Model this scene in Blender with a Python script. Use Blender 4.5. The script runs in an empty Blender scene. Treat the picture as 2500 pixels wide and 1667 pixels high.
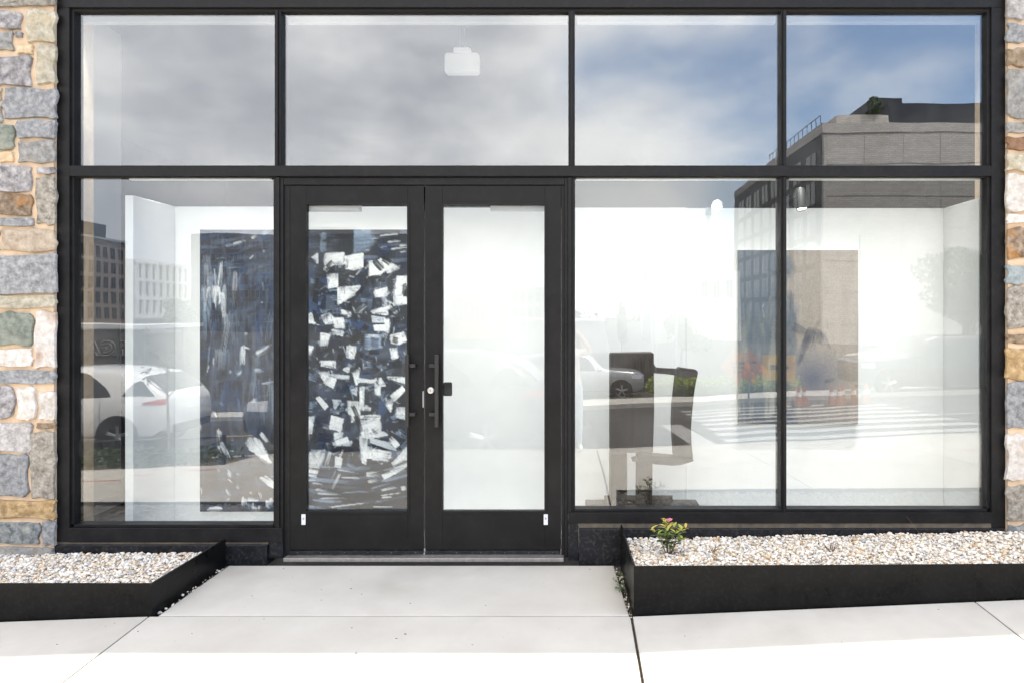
import bpy, bmesh, math, random
import numpy as np
from mathutils import Vector, Matrix, noise as mnoise

R = math.radians
rnd = random.Random(7)
scene = bpy.context.scene
COL = scene.collection

# ------------------------------------------------------------------ camera
D = 4.55                      # camera to facade, metres
CAMZ = 1.635
F = 1661.0                    # focal length in photo pixels (photo 2500 wide)
VX, VY = 1405.0, 768.0        # where the optical axis meets the photo
cam = bpy.data.cameras.new("camera")
cam.sensor_width = 36.0
cam.lens = 36.0 * F / 2500.0
cam.shift_x = (1250.0 - VX) / 2500.0
cam.shift_y = -(833.5 - VY) / 2500.0
cam.clip_start = 0.03
cam.clip_end = 3000
camo = bpy.data.objects.new("camera", cam)
camo.location = (0, -D, CAMZ)
camo.rotation_euler = (R(90), 0, 0)
COL.objects.link(camo)
scene.camera = camo

# ------------------------------------------------------------------ sun and sky
SUN_EL, SUN_AZ = 70.0, 46.5   # azimuth from +y towards +x (behind the gallery, to the right)
sv = Vector((math.sin(R(SUN_AZ)) * math.cos(R(SUN_EL)), math.cos(R(SUN_AZ)) * math.cos(R(SUN_EL)), math.sin(R(SUN_EL))))
sl = bpy.data.lights.new("sun", 'SUN')
sl.energy = 2.85
sl.angle = R(0.55)
sl.color = (1.0, 0.90, 0.77)
so = bpy.data.objects.new("sun", sl)
so.rotation_euler = sv.to_track_quat('Z', 'Y').to_euler()
so.location = (6, 6, 30)
COL.objects.link(so)

world = bpy.data.worlds.new("World")
scene.world = world
world.use_nodes = True
nt = world.node_tree
nt.nodes.clear()
def wn(t, **kw):
    n = nt.nodes.new(t)
    for k, v in kw.items():
        setattr(n, k, v)
    return n
def wl(a, b): nt.links.new(a, b)
def wmath(op, a, b=None, c=None):
    n = wn('ShaderNodeMath', operation=op)
    for i, v in enumerate((a, b, c)):
        if v is None: continue
        if isinstance(v, (int, float)): n.inputs[i].default_value = v
        else: wl(v, n.inputs[i])
    return n.outputs[0]
w_out = wn('ShaderNodeOutputWorld')
w_bg = wn('ShaderNodeBackground')
w_bg.inputs['Strength'].default_value = 0.15
sky = wn('ShaderNodeTexSky', sky_type='NISHITA')
sky.sun_disc = False
sky.sun_elevation = R(SUN_EL)
sky.sun_rotation = R(SUN_AZ)
sky.altitude = 30
sky.air_density = 1.0
sky.dust_density = 2.2
sky.ozone_density = 0.8
tc = wn('ShaderNodeTexCoord')
mp = wn('ShaderNodeMapping')
mp.inputs['Scale'].default_value = (1.0, 1.0, 1.9)
mp.inputs['Location'].default_value = (3.1, 0.4, 1.7)
wl(tc.outputs['Generated'], mp.inputs['Vector'])
n1 = wn('ShaderNodeTexNoise')
n1.inputs['Scale'].default_value = 2.3
n1.inputs['Detail'].default_value = 5.5
n1.inputs['Roughness'].default_value = 0.48
n1.inputs['Distortion'].default_value = 0.35
wl(mp.outputs[0], n1.inputs['Vector'])
n2 = wn('ShaderNodeTexNoise')
n2.inputs['Scale'].default_value = 4.3
n2.inputs['Detail'].default_value = 4.0
n2.inputs['Roughness'].default_value = 0.5
wl(mp.outputs[0], n2.inputs['Vector'])
sx = wn('ShaderNodeSeparateXYZ')
wl(tc.outputs['Generated'], sx.inputs[0])
# a cloud bank lies over the -x half of the sky, clear over the +x half
cov = wmath('MULTIPLY_ADD', sx.outputs['X'], -0.95, n1.outputs['Fac'])
cr = wn('ShaderNodeMapRange', interpolation_type='SMOOTHSTEP')
wl(cov, cr.inputs['Value'])
cr.inputs['From Min'].default_value = 0.10
cr.inputs['From Max'].default_value = 0.42
cb = wn('ShaderNodeMapRange', interpolation_type='SMOOTHSTEP')   # thick parts of the clouds are greyer
wl(wmath('MULTIPLY_ADD', sx.outputs['X'], 0.55, n2.outputs['Fac']), cb.inputs['Value'])
cb.inputs['From Min'].default_value = 0.12
cb.inputs['From Max'].default_value = 0.64
cm = wn('ShaderNodeMix', data_type='RGBA')
cm.inputs['A'].default_value = (3.35, 3.42, 3.7, 1)
cm.inputs['B'].default_value = (7.0, 6.85, 6.7, 1)
wl(cb.outputs['Result'], cm.inputs['Factor'])
mx = wn('ShaderNodeMix', data_type='RGBA')
wl(cr.outputs['Result'], mx.inputs['Factor'])
wl(sky.outputs[0], mx.inputs['A'])
wl(cm.outputs['Result'], mx.inputs['B'])
wl(mx.outputs['Result'], w_bg.inputs['Color'])
wl(w_bg.outputs[0], w_out.inputs[0])

vs = scene.view_settings
vs.view_transform = 'Standard'
vs.look = 'None'
vs.exposure = 1.86
vs.gamma = 1.0
vs.use_curve_mapping = False
cy = scene.cycles
cy.use_denoising = True
cy.max_bounces = 10
cy.diffuse_bounces = 5
cy.glossy_bounces = 5
cy.transmission_bounces = 6
cy.transparent_max_bounces = 16
cy.caustics_reflective = False
cy.caustics_refractive = False
cy.sample_clamp_indirect = 6.0

# ------------------------------------------------------------------ materials
MATS = {}
def new_mat(name):
    m = bpy.data.materials.new(name)
    m.use_nodes = True
    n = m.node_tree
    n.nodes.clear()
    o = n.nodes.new('ShaderNodeOutputMaterial')
    MATS[name] = m
    return m, n, o
def mat(name, c1, c2=None, rough=0.6, scale=8.0, detail=5.0, metal=0.0, bump=0.0, bscale=None, spec=0.5,
        lo=0.35, hi=0.65, c3=None, s3=30.0, amt3=0.5, attr=None, coords='Object', stretch=None, rvar=0.0, coat=0.0, rand=0.0):
    m, n, o = new_mat(name)
    L = n.links.new
    b = n.nodes.new('ShaderNodeBsdfPrincipled')
    L(b.outputs[0], o.inputs[0])
    b.inputs['Roughness'].default_value = rough
    b.inputs['Metallic'].default_value = metal
    b.inputs['Specular IOR Level'].default_value = spec
    b.inputs['Coat Weight'].default_value = coat
    t = n.nodes.new('ShaderNodeTexCoord')
    vec = t.outputs[coords]
    if stretch:
        mpn = n.nodes.new('ShaderNodeMapping')
        mpn.inputs['Scale'].default_value = stretch
        L(vec, mpn.inputs[0]); vec = mpn.outputs[0]
    if rand:
        oi = n.nodes.new('ShaderNodeObjectInfo')
        vm = n.nodes.new('ShaderNodeVectorMath'); vm.operation = 'MULTIPLY_ADD'
        cx = n.nodes.new('ShaderNodeCombineXYZ')
        L(oi.outputs['Random'], cx.inputs[0]); L(oi.outputs['Random'], cx.inputs[1]); L(oi.outputs['Random'], cx.inputs[2])
        L(cx.outputs[0], vm.inputs[0]); vm.inputs[1].default_value = (37, 53, 71); L(vec, vm.inputs[2])
        vec = vm.outputs[0]
    col = None
    nz = n.nodes.new('ShaderNodeTexNoise')
    nz.inputs['Scale'].default_value = scale
    nz.inputs['Detail'].default_value = detail
    nz.inputs['Roughness'].default_value = 0.6
    L(vec, nz.inputs['Vector'])
    mr = n.nodes.new('ShaderNodeMapRange')
    mr.inputs['From Min'].default_value = lo; mr.inputs['From Max'].default_value = hi
    L(nz.outputs['Fac'], mr.inputs['Value'])
    if attr:
        a = n.nodes.new('ShaderNodeAttribute'); a.attribute_name = attr
        hv = n.nodes.new('ShaderNodeHueSaturation')
        L(a.outputs['Color'], hv.inputs['Color'])
        mv = n.nodes.new('ShaderNodeMapRange')
        L(nz.outputs['Fac'], mv.inputs['Value'])
        mv.inputs['From Min'].default_value = 0.3; mv.inputs['From Max'].default_value = 0.7
        mv.inputs['To Min'].default_value = 0.85; mv.inputs['To Max'].default_value = 1.12
        L(mv.outputs[0], hv.inputs['Value'])
        col = hv.outputs[0]
    elif c2 is not None:
        mixn = n.nodes.new('ShaderNodeMix'); mixn.data_type = 'RGBA'
        mixn.inputs['A'].default_value = (*c1, 1); mixn.inputs['B'].default_value = (*c2, 1)
        L(mr.outputs[0], mixn.inputs['Factor'])
        col = mixn.outputs['Result']
        if c3 is not None:
            nz3 = n.nodes.new('ShaderNodeTexNoise')
            nz3.inputs['Scale'].default_value = s3; nz3.inputs['Detail'].default_value = 3
            L(vec, nz3.inputs['Vector'])
            m3 = n.nodes.new('ShaderNodeMapRange')
            m3.inputs['From Min'].default_value = 0.5; m3.inputs['From Max'].default_value = 0.72
            m3.inputs['To Max'].default_value = amt3
            L(nz3.outputs['Fac'], m3.inputs['Value'])
            mix3 = n.nodes.new('ShaderNodeMix'); mix3.data_type = 'RGBA'
            L(m3.outputs[0], mix3.inputs['Factor'])
            L(col, mix3.inputs['A']); mix3.inputs['B'].default_value = (*c3, 1)
            col = mix3.outputs['Result']
    if col is not None:
        if rand:
            hv = n.nodes.new('ShaderNodeHueSaturation')
            mv = n.nodes.new('ShaderNodeMapRange')
            L(oi.outputs['Random'], mv.inputs['Value'])
            mv.inputs['To Min'].default_value = 1.0 - rand; mv.inputs['To Max'].default_value = 1.0 + rand
            L(mv.outputs[0], hv.inputs['Value']); L(col, hv.inputs['Color'])
            col = hv.outputs[0]
        L(col, b.inputs['Base Color'])
    else:
        b.inputs['Base Color'].default_value = (*c1, 1)
    if rvar:
        rr = n.nodes.new('ShaderNodeMapRange')
        L(nz.outputs['Fac'], rr.inputs['Value'])
        rr.inputs['From Min'].default_value = 0.3; rr.inputs['From Max'].default_value = 0.7
        rr.inputs['To Min'].default_value = max(0.02, rough - rvar); rr.inputs['To Max'].default_value = min(1, rough + rvar)
        L(rr.outputs[0], b.inputs['Roughness'])
    if bump:
        bn = n.nodes.new('ShaderNodeTexNoise')
        bn.inputs['Scale'].default_value = bscale or scale * 4
        bn.inputs['Detail'].default_value = 6
        L(vec, bn.inputs['Vector'])
        bp = n.nodes.new('ShaderNodeBump')
        bp.inputs['Strength'].default_value = 1.0
        bp.inputs['Distance'].default_value = bump
        L(bn.outputs['Fac'], bp.inputs['Height'])
        L(bp.outputs[0], b.inputs['Normal'])
    return m
def emit_mat(name, c, s, base=(0.8, 0.8, 0.8)):
    m, n, o = new_mat(name)
    b = n.nodes.new('ShaderNodeBsdfPrincipled')
    b.inputs['Base Color'].default_value = (*base, 1)
    b.inputs['Emission Color'].default_value = (*c, 1)
    b.inputs['Emission Strength'].default_value = s
    n.links.new(b.outputs[0], o.inputs[0])
    return m
def glass_mat(name, refl, tint=(0.93, 0.95, 0.95), wav=0.0009, dust=0.03, seed=0.0):
    """coated flat glass: see-through plus mirror, slightly wavy, a film of dust"""
    m, n, o = new_mat(name)
    L = n.links.new
    tr = n.nodes.new('ShaderNodeBsdfTransparent'); tr.inputs[0].default_value = (*tint, 1)
    gl = n.nodes.new('ShaderNodeBsdfGlossy'); gl.inputs['Roughness'].default_value = 0.0
    gl.inputs['Color'].default_value = (0.97, 0.985, 1.0, 1)
    df = n.nodes.new('ShaderNodeBsdfDiffuse'); df.inputs[0].default_value = (0.6, 0.6, 0.58, 1)
    t = n.nodes.new('ShaderNodeTexCoord')
    mpn = n.nodes.new('ShaderNodeMapping'); mpn.inputs['Location'].default_value = (seed, seed * 2, seed * 3)
    L(t.outputs['Object'], mpn.inputs[0])
    nz = n.nodes.new('ShaderNodeTexNoise'); nz.inputs['Scale'].default_value = 1.6; nz.inputs['Detail'].default_value = 1.0
    L(mpn.outputs[0], nz.inputs['Vector'])
    bp = n.nodes.new('ShaderNodeBump'); bp.inputs['Strength'].default_value = 1.0; bp.inputs['Distance'].default_value = wav
    L(nz.outputs['Fac'], bp.inputs['Height']); L(bp.outputs[0], gl.inputs['Normal'])
    mx1 = n.nodes.new('ShaderNodeMixShader')
    mx1.inputs[0].default_value = refl; L(tr.outputs[0], mx1.inputs[1]); L(gl.outputs[0], mx1.inputs[2])
    dn = n.nodes.new('ShaderNodeTexNoise'); dn.inputs['Scale'].default_value = 3.5; dn.inputs['Detail'].default_value = 7
    L(mpn.outputs[0], dn.inputs['Vector'])
    dm = n.nodes.new('ShaderNodeMapRange'); dm.inputs['From Min'].default_value = 0.42; dm.inputs['From Max'].default_value = 0.75
    dm.inputs['To Max'].default_value = dust
    L(dn.outputs['Fac'], dm.inputs['Value'])
    mx2 = n.nodes.new('ShaderNodeMixShader')
    L(dm.outputs[0], mx2.inputs[0]); L(mx1.outputs[0], mx2.inputs[1]); L(df.outputs[0], mx2.inputs[2])
    L(mx2.outputs[0], o.inputs[0])
    return m

# facade metal: near-black anodised aluminium, a little dusty
mat('frame', (0.009, 0.009, 0.010), (0.015, 0.0145, 0.015), rough=0.45, spec=0.2, scale=6, rvar=0.08, bump=0.00015, bscale=300, c3=(0.07, 0.065, 0.058), s3=26, amt3=0.10)
mat('door_metal', (0.008, 0.0078, 0.008), (0.013, 0.0125, 0.0125), rough=0.40, spec=0.2, scale=4, rvar=0.08, bump=0.0001, bscale=250, c3=(0.055, 0.050, 0.043), s3=18, amt3=0.08)
mat('gasket', (0.012, 0.011, 0.01), rough=0.8)
mat('kick', (0.006, 0.007, 0.010), (0.012, 0.013, 0.017), rough=0.42, spec=0.3, scale=9, rvar=0.12, bump=0.0003, bscale=60, c3=(0.10, 0.09, 0.08), s3=45, amt3=0.35)
mat('ledge', (0.16, 0.13, 0.09), (0.08, 0.07, 0.06), rough=0.9, scale=14)
mat('planter_steel', (0.005, 0.005, 0.005), (0.009, 0.0088, 0.0085), rough=0.33, spec=0.14, scale=5, rvar=0.1, bump=0.0002, bscale=120, c3=(0.06, 0.055, 0.05), s3=40, amt3=0.10)
mat('threshold', (0.50, 0.47, 0.45), (0.36, 0.34, 0.33), rough=0.35, metal=0.7, scale=30)
mat('handle', (0.022, 0.021, 0.02), rough=0.38, spec=0.5)
mat('nickel', (0.72, 0.72, 0.68), rough=0.25, metal=0.6)
mat('sticker', (0.78, 0.78, 0.78), (0.72, 0.72, 0.73), rough=0.5, scale=60)
mat('sticker_ink', (0.32, 0.36, 0.62), rough=0.6)
mat('closer', (0.42, 0.42, 0.43), rough=0.45, metal=0.4)
# stone wall
mat('mortar', (0.66, 0.485, 0.325), (0.77, 0.595, 0.42), rough=0.95, scale=7, bump=0.002, bscale=120, c3=(0.54, 0.39, 0.245), s3=25, amt3=0.5)
def stone(name, c1, c2, c3, amt3=0.6, s3=9.0, scale=26.0):
    mat('st_' + name, c1, c2, rough=0.95, spec=0.2, scale=scale, detail=10, bump=0.006, bscale=70, c3=c3, s3=s3, amt3=amt3, rand=0.10, lo=0.32, hi=0.68)
stone('bluegrey', (0.155, 0.158, 0.166), (0.38, 0.385, 0.389), (0.56, 0.55, 0.53), 0.40, 40)
stone('grey', (0.173, 0.173, 0.166), (0.418, 0.408, 0.389), (0.38, 0.32, 0.24), 0.5, 9)
stone('purple', (0.137, 0.126, 0.128), (0.446, 0.427, 0.427), (0.66, 0.63, 0.61), 0.65, 18)
stone('beige', (0.317, 0.288, 0.216), (0.598, 0.551, 0.446), (0.52, 0.40, 0.22), 0.45, 10)
stone('greybrown', (0.151, 0.133, 0.108), (0.418, 0.38, 0.323), (0.54, 0.51, 0.47), 0.45, 60)
stone('brown', (0.13, 0.09, 0.058), (0.342, 0.266, 0.18), (0.44, 0.39, 0.32), 0.6, 12)
stone('redbrown', (0.18, 0.101, 0.058), (0.314, 0.19, 0.119), (0.35, 0.24, 0.16), 0.4, 20)
stone('rust', (0.108, 0.065, 0.036), (0.38, 0.304, 0.228), (0.46, 0.22, 0.06), 0.85, 9)
stone('ochre', (0.302, 0.194, 0.086), (0.589, 0.427, 0.237), (0.22, 0.14, 0.08), 0.75, 16)
stone('paleochre', (0.475, 0.36, 0.223), (0.703, 0.57, 0.399), (0.64, 0.38, 0.15), 0.6, 16)
stone('tan', (0.346, 0.274, 0.202), (0.608, 0.513, 0.408), (0.42, 0.30, 0.19), 0.5, 12)
stone('green', (0.144, 0.162, 0.133), (0.304, 0.328, 0.28), (0.38, 0.38, 0.31), 0.5, 8)
stone('white', (0.475, 0.439, 0.396), (0.798, 0.76, 0.712), (0.60, 0.48, 0.36), 0.5, 14)
stone('whiterust', (0.504, 0.468, 0.425), (0.76, 0.722, 0.674), (0.34, 0.17, 0.08), 0.9, 7)
stone('lightgrey', (0.259, 0.245, 0.234), (0.57, 0.541, 0.522), (0.24, 0.22, 0.21), 0.55, 70)
stone('paleblue', (0.202, 0.238, 0.248), (0.399, 0.446, 0.451), (0.46, 0.46, 0.41), 0.45, 12)
stone('darkblue', (0.086, 0.094, 0.097), (0.351, 0.37, 0.366), (0.50, 0.47, 0.39), 0.45, 18)
# ground
mat('concrete', (0.448, 0.422, 0.374), (0.542, 0.517, 0.464), rough=0.9, scale=2.2, detail=12, bump=0.0012, bscale=260, c3=(0.37, 0.34, 0.295), s3=1.7, amt3=0.55, rand=0.05, lo=0.28, hi=0.72)
mat('joint_soil', (0.05, 0.042, 0.034), (0.11, 0.09, 0.07), rough=1, scale=60, bump=0.004, bscale=90)
mat('spot_dirt', (0.20, 0.18, 0.16), rough=1)
mat('kerb', (0.40, 0.38, 0.35), (0.50, 0.47, 0.43), rough=0.9, scale=5, bump=0.001)
mat('asphalt', (0.036, 0.034, 0.032), (0.056, 0.051, 0.047), rough=0.9, scale=1.2, detail=9, bump=0.003, bscale=90, c3=(0.035, 0.034, 0.033), s3=0.6, amt3=0.6)
mat('road_paint', (0.50, 0.49, 0.47), (0.24, 0.235, 0.225), rough=0.7, scale=9, detail=8)
mat('yellow_paint', (0.66, 0.46, 0.06), (0.5, 0.36, 0.08), rough=0.7, scale=9, detail=8)
mat('red_spray', (0.55, 0.09, 0.10), (0.55, 0.30, 0.27), rough=0.9, scale=30)
mat('pebble', (1, 1, 1), rough=0.62, scale=90, attr='col', bump=0.0008, bscale=160)
mat('soil', (0.10, 0.08, 0.06), (0.20, 0.16, 0.12), rough=1, scale=30, bump=0.003)
# interior
mat('white_board', (0.73, 0.73, 0.72), (0.76, 0.76, 0.75), rough=0.7, scale=1.5)
mat('bounce_floor', (0.70, 0.70, 0.69), (0.74, 0.74, 0.73), rough=0.7, scale=2)
mat('interior_dark', (0.035, 0.035, 0.038), (0.05, 0.05, 0.055), rough=0.9, scale=2)
mat('interior_floor', (0.10, 0.10, 0.10), (0.14, 0.135, 0.13), rough=0.6, scale=3)
mat('drywall', (0.76, 0.76, 0.77), (0.80, 0.80, 0.80), rough=0.8, scale=2)
mat('cassette', (0.75, 0.75, 0.73), rough=0.5)
mat('roof_panel', (0.10, 0.10, 0.105), (0.13, 0.13, 0.135), rough=0.6, scale=3)
mat('canvas_edge', (0.70, 0.69, 0.66), rough=0.9)
mat('paint', (1, 1, 1), rough=0.5, scale=60, attr='col', bump=0.0006, bscale=120)
mat('sculpt', (0.020, 0.012, 0.008), (0.034, 0.022, 0.014), rough=0.65, scale=6, stretch=(6, 6, 0.6), bump=0.0015, bscale=30)
mat('plinth', (0.03, 0.03, 0.032), (0.05, 0.048, 0.046), rough=0.8, scale=12)
emit_mat('lamp_white', (1.0, 0.97, 0.92), 0.07, (0.45, 0.45, 0.45))
emit_mat('strip_glow', (1.0, 0.98, 0.95), 0.03, (0.35, 0.35, 0.35))
emit_mat('spot_lens', (1.0, 0.93, 0.80), 5.0)
mat('lamp_black', (0.02, 0.02, 0.02), rough=0.5)
mat('lamp_metal_white', (0.8, 0.8, 0.79), rough=0.4)
glass_mat('glass_1', 0.13, seed=1.0)
glass_mat('glass_5', 0.09, seed=2.2)
glass_mat('glass_6', 0.085, seed=6.2)
glass_mat('glass_7', 0.085, seed=8.2)
glass_mat('glass_2', 0.13, seed=4.3)
glass_mat('glass_3', 0.13, seed=9.7)
glass_mat('glass_4', 0.13, seed=14.2)
glass_mat('glass_door', 0.035, seed=20.0, wav=0.0003)
# street
mat('car_white', (0.78, 0.78, 0.77), rough=0.25, coat=0.8)
mat('car_grey', (0.10, 0.105, 0.115), rough=0.28, metal=0.4, coat=0.8)
mat('car_silver', (0.45, 0.46, 0.47), rough=0.28, metal=0.5, coat=0.8)
mat('car_dark', (0.022, 0.024, 0.03), rough=0.25, coat=0.8)
mat('car_glass', (0.012, 0.014, 0.015), rough=0.05, spec=0.8)
mat('tyre', (0.018, 0.018, 0.018), rough=0.85)
mat('rim', (0.50, 0.50, 0.51), rough=0.3, metal=0.8)
mat('arch_black', (0.012, 0.012, 0.012), rough=0.9)
mat('chrome', (0.8, 0.8, 0.8), rough=0.12, metal=1.0)
mat('red_lens', (0.45, 0.02, 0.02), rough=0.15)
mat('lamp_lens', (0.75, 0.76, 0.78), rough=0.1)
mat('amber_lens', (0.7, 0.28, 0.03), rough=0.2)
def brick_mat(name, c1, c2, cm, sc=1.0):
    m, n, o = new_mat(name); L = n.links.new
    b_ = n.nodes.new('ShaderNodeBsdfPrincipled'); b_.inputs['Roughness'].default_value = 0.9
    t_ = n.nodes.new('ShaderNodeTexCoord'); mp_ = n.nodes.new('ShaderNodeMapping'); mp_.inputs['Rotation'].default_value = (R(90), 0, 0)
    L(t_.outputs['Object'], mp_.inputs[0])
    k_ = n.nodes.new('ShaderNodeTexBrick'); k_.inputs['Scale'].default_value = sc
    k_.inputs['Brick Width'].default_value = 0.62; k_.inputs['Row Height'].default_value = 0.21; k_.inputs['Mortar Size'].default_value = 0.028
    k_.inputs['Color1'].default_value = (*c1, 1); k_.inputs['Color2'].default_value = (*c2, 1); k_.inputs['Mortar'].default_value = (*cm, 1)
    L(mp_.outputs[0], k_.inputs['Vector']); L(k_.outputs['Color'], b_.inputs['Base Color']); L(b_.outputs[0], o.inputs[0])
brick_mat('brick_beige', (0.68, 0.645, 0.60), (0.52, 0.49, 0.455), (0.39, 0.37, 0.35))
mat('brick_tan', (0.30, 0.235, 0.19), (0.38, 0.30, 0.245), rough=0.9, scale=1.0, detail=8)
mat('shaded_cladding', (0.075, 0.075, 0.078), (0.10, 0.10, 0.10), rough=0.6, scale=1)
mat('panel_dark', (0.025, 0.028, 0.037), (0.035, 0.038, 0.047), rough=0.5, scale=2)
mat('render_white', (0.66, 0.65, 0.63), (0.72, 0.71, 0.69), rough=0.9, scale=1)
mat('render_grey', (0.36, 0.36, 0.36), (0.42, 0.42, 0.41), rough=0.9, scale=1)
mat('render_orange', (0.55, 0.33, 0.20), (0.60, 0.38, 0.25), rough=0.9, scale=1)
mat('window_dark', (0.02, 0.025, 0.03), rough=0.06, spec=0.8)
mat('window_frame_grey', (0.18, 0.18, 0.18), rough=0.5)
mat('fence_slat', (0.045, 0.043, 0.042), (0.10, 0.095, 0.09), rough=0.7, scale=4, stretch=(1, 1, 0.1))
mat('concrete_wall', (0.16, 0.15, 0.145), (0.22, 0.21, 0.20), rough=0.9, scale=1.5)
mat('graffiti', (0.34, 0.34, 0.34), rough=0.8)
mat('rail', (0.015, 0.015, 0.015), rough=0.5)
mat('bark', (0.10, 0.075, 0.055), (0.19, 0.15, 0.12), rough=0.95, scale=20, stretch=(1, 1, 0.2), bump=0.004)
mat('leaf_dark', (0.030, 0.055, 0.016), (0.055, 0.095, 0.025), rough=0.6, scale=3, attr=None)
mat('leaf_lime', (0.22, 0.32, 0.03), (0.34, 0.42, 0.06), rough=0.55, scale=4)
mat('leaf_mix', (1, 1, 1), rough=0.5, scale=40, attr='col')
mat('petal', (0.62, 0.17, 0.32), (0.70, 0.28, 0.38), rough=0.6, scale=60)
mat('twig', (0.10, 0.055, 0.035), (0.16, 0.10, 0.07), rough=0.9, scale=50)
mat('cone_orange', (0.34, 0.085, 0.04), rough=0.5)
mat('sign_orange', (0.40, 0.14, 0.06), rough=0.45)
mat('sign_yellow', (0.55, 0.30, 0.03), rough=0.45)
mat('sign_white', (0.75, 0.75, 0.74), rough=0.5)
mat('sign_red', (0.38, 0.10, 0.08), rough=0.5)
mat('sign_black', (0.02, 0.02, 0.02), rough=0.5)
mat('galv', (0.35, 0.36, 0.36), rough=0.5, metal=0.6)
mat('skin', (0.55, 0.36, 0.27), rough=0.55)
mat('hair', (0.09, 0.035, 0.02), (0.16, 0.06, 0.03), rough=0.6, scale=60, stretch=(1, 1, 0.1))
mat('pink_top', (0.72, 0.58, 0.56), (0.78, 0.66, 0.64), rough=0.85, scale=12)
mat('jeans', (0.42, 0.50, 0.60), (0.55, 0.63, 0.72), rough=0.9, scale=14)
mat('shoes', (0.75, 0.74, 0.66), rough=0.7)
mat('camera_black', (0.015, 0.015, 0.015), rough=0.5)

# ------------------------------------------------------------------ mesh helpers
class MB:
    def __init__(s): s.v = []; s.f = []; s.m = []
    def add(s, vs, fs):
        o = len(s.v); s.v += [tuple(p) for p in vs]; s.f += [tuple(i + o for i in f) for f in fs]; return s
    def box(s, x0, x1, y0, y1, z0, z1, ch=0.0):
        x0, x1 = min(x0, x1), max(x0, x1); y0, y1 = min(y0, y1), max(y0, y1); z0, z1 = min(z0, z1), max(z0, z1)
        if ch <= 0:
            v = [(x, y, z) for x in (x0, x1) for y in (y0, y1) for z in (z0, z1)]
            return s.add(v, [(0, 1, 3, 2), (4, 6, 7, 5), (0, 4, 5, 1), (2, 3, 7, 6), (0, 2, 6, 4), (1, 5, 7, 3)])
        c = ch; bm = bmesh.new()
        bmesh.ops.create_cube(bm, size=1)
        for v in bm.verts:
            v.co = Vector(((x0 + x1) / 2 + v.co.x * (x1 - x0), (y0 + y1) / 2 + v.co.y * (y1 - y0), (z0 + z1) / 2 + v.co.z * (z1 - z0)))
        bmesh.ops.bevel(bm, geom=list(bm.edges), offset=c, segments=1, affect='EDGES')
        s.bm(bm); bm.free(); return s
    def bm(s, bm):
        bm.verts.index_update()
        return s.add([v.co.copy() for v in bm.verts], [[v.index for v in f.verts] for f in bm.faces])
    def prism(s, pts, y0, y1):
        """polygon in x,z extruded from y0 to y1"""
        n = len(pts)
        v = [(p[0], y0, p[1]) for p in pts] + [(p[0], y1, p[1]) for p in pts]
        f = [tuple(range(n)), tuple(range(2 * n - 1, n - 1, -1))]
        f += [(i, i + n, (i + 1) % n + n, (i + 1) % n) for i in range(n)]
        return s.add(v, f)
    def tube(s, pts, r, n=8, cap=True):
        pts = [Vector(p) for p in pts]
        rs = r if isinstance(r, (list, tuple)) else [r] * len(pts)
        rings = []
        up = Vector((0.13, 0.21, 1)).normalized()
        for i, p in enumerate(pts):
            t = (pts[min(i + 1, len(pts) - 1)] - pts[max(i - 1, 0)]).normalized()
            a = t.cross(up)
            if a.length < 1e-3: a = t.cross(Vector((1, 0, 0)))
            a.normalize(); b = t.cross(a)
            rings.append([p + (a * math.cos(2 * math.pi * k / n) + b * math.sin(2 * math.pi * k / n)) * rs[i] for k in range(n)])
        v = [q for rg in rings for q in rg]
        f = []
        for i in range(len(pts) - 1):
            for k in range(n):
                f.append((i * n + k, i * n + (k + 1) % n, (i + 1) * n + (k + 1) % n, (i + 1) * n + k))
        if cap:
            f.append(tuple(range(n - 1, -1, -1))); f.append(tuple((len(pts) - 1) * n + k for k in range(n)))
        return s.add(v, f)
    def lathe(s, prof, c=(0, 0, 0), axis='z', n=24):
        v = []; f = []
        for (r, h) in prof:
            for k in range(n):
                a = 2 * math.pi * k / n
                p = (r * math.cos(a), r * math.sin(a), h)
                if axis == 'y': p = (p[0], p[2], p[1])
                if axis == 'x': p = (p[2], p[0], p[1])
                v.append((p[0] + c[0], p[1] + c[1], p[2] + c[2]))
        for i in range(len(prof) - 1):
            for k in range(n):
                f.append((i * n + k, i * n + (k + 1) % n, (i + 1) * n + (k + 1) % n, (i + 1) * n + k))
        f.append(tuple(range(n))); f.append(tuple((len(prof) - 1) * n + k for k in range(n)))
        return s.add(v, f)
    def ball(s, c, r, nu=10, nv=7):
        rx, ry, rz = r if isinstance(r, (tuple, list)) else (r, r, r)
        prof = []
        v = [(c[0], c[1], c[2] + rz)]; f = []
        for j in range(1, nv):
            th = math.pi * j / nv
            for k in range(nu):
                a = 2 * math.pi * k / nu
                v.append((c[0] + rx * math.sin(th) * math.cos(a), c[1] + ry * math.sin(th) * math.sin(a), c[2] + rz * math.cos(th)))
        v.append((c[0], c[1], c[2] - rz))
        for k in range(nu): f.append((0, 1 + k, 1 + (k + 1) % nu))
        for j in range(nv - 2):
            for k in range(nu):
                a = 1 + j * nu; b = a + nu
                f.append((a + k, b + k, b + (k + 1) % nu, a + (k + 1) % nu))
        e = 1 + (nv - 2) * nu
        for k in range(nu): f.append((len(v) - 1, e + (k + 1) % nu, e + k))
        return s.add(v, f)
    def mesh(s, name, m=None, smooth=False):
        me = bpy.data.meshes.new(name)
        me.from_pydata(s.v, [], s.f)
        bm = bmesh.new(); bm.from_mesh(me)
        bmesh.ops.recalc_face_normals(bm, faces=bm.faces)
        bm.to_mesh(me); bm.free()
        if m: me.materials.append(MATS[m])
        if smooth:
            me.shade_smooth()
            if smooth != 'all':
                me.set_sharp_from_angle(angle=R(40))
        return me
    def build(s, name, m, parent=None, smooth=False):
        return link(name, s.mesh(name, m, smooth), parent)

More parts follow.
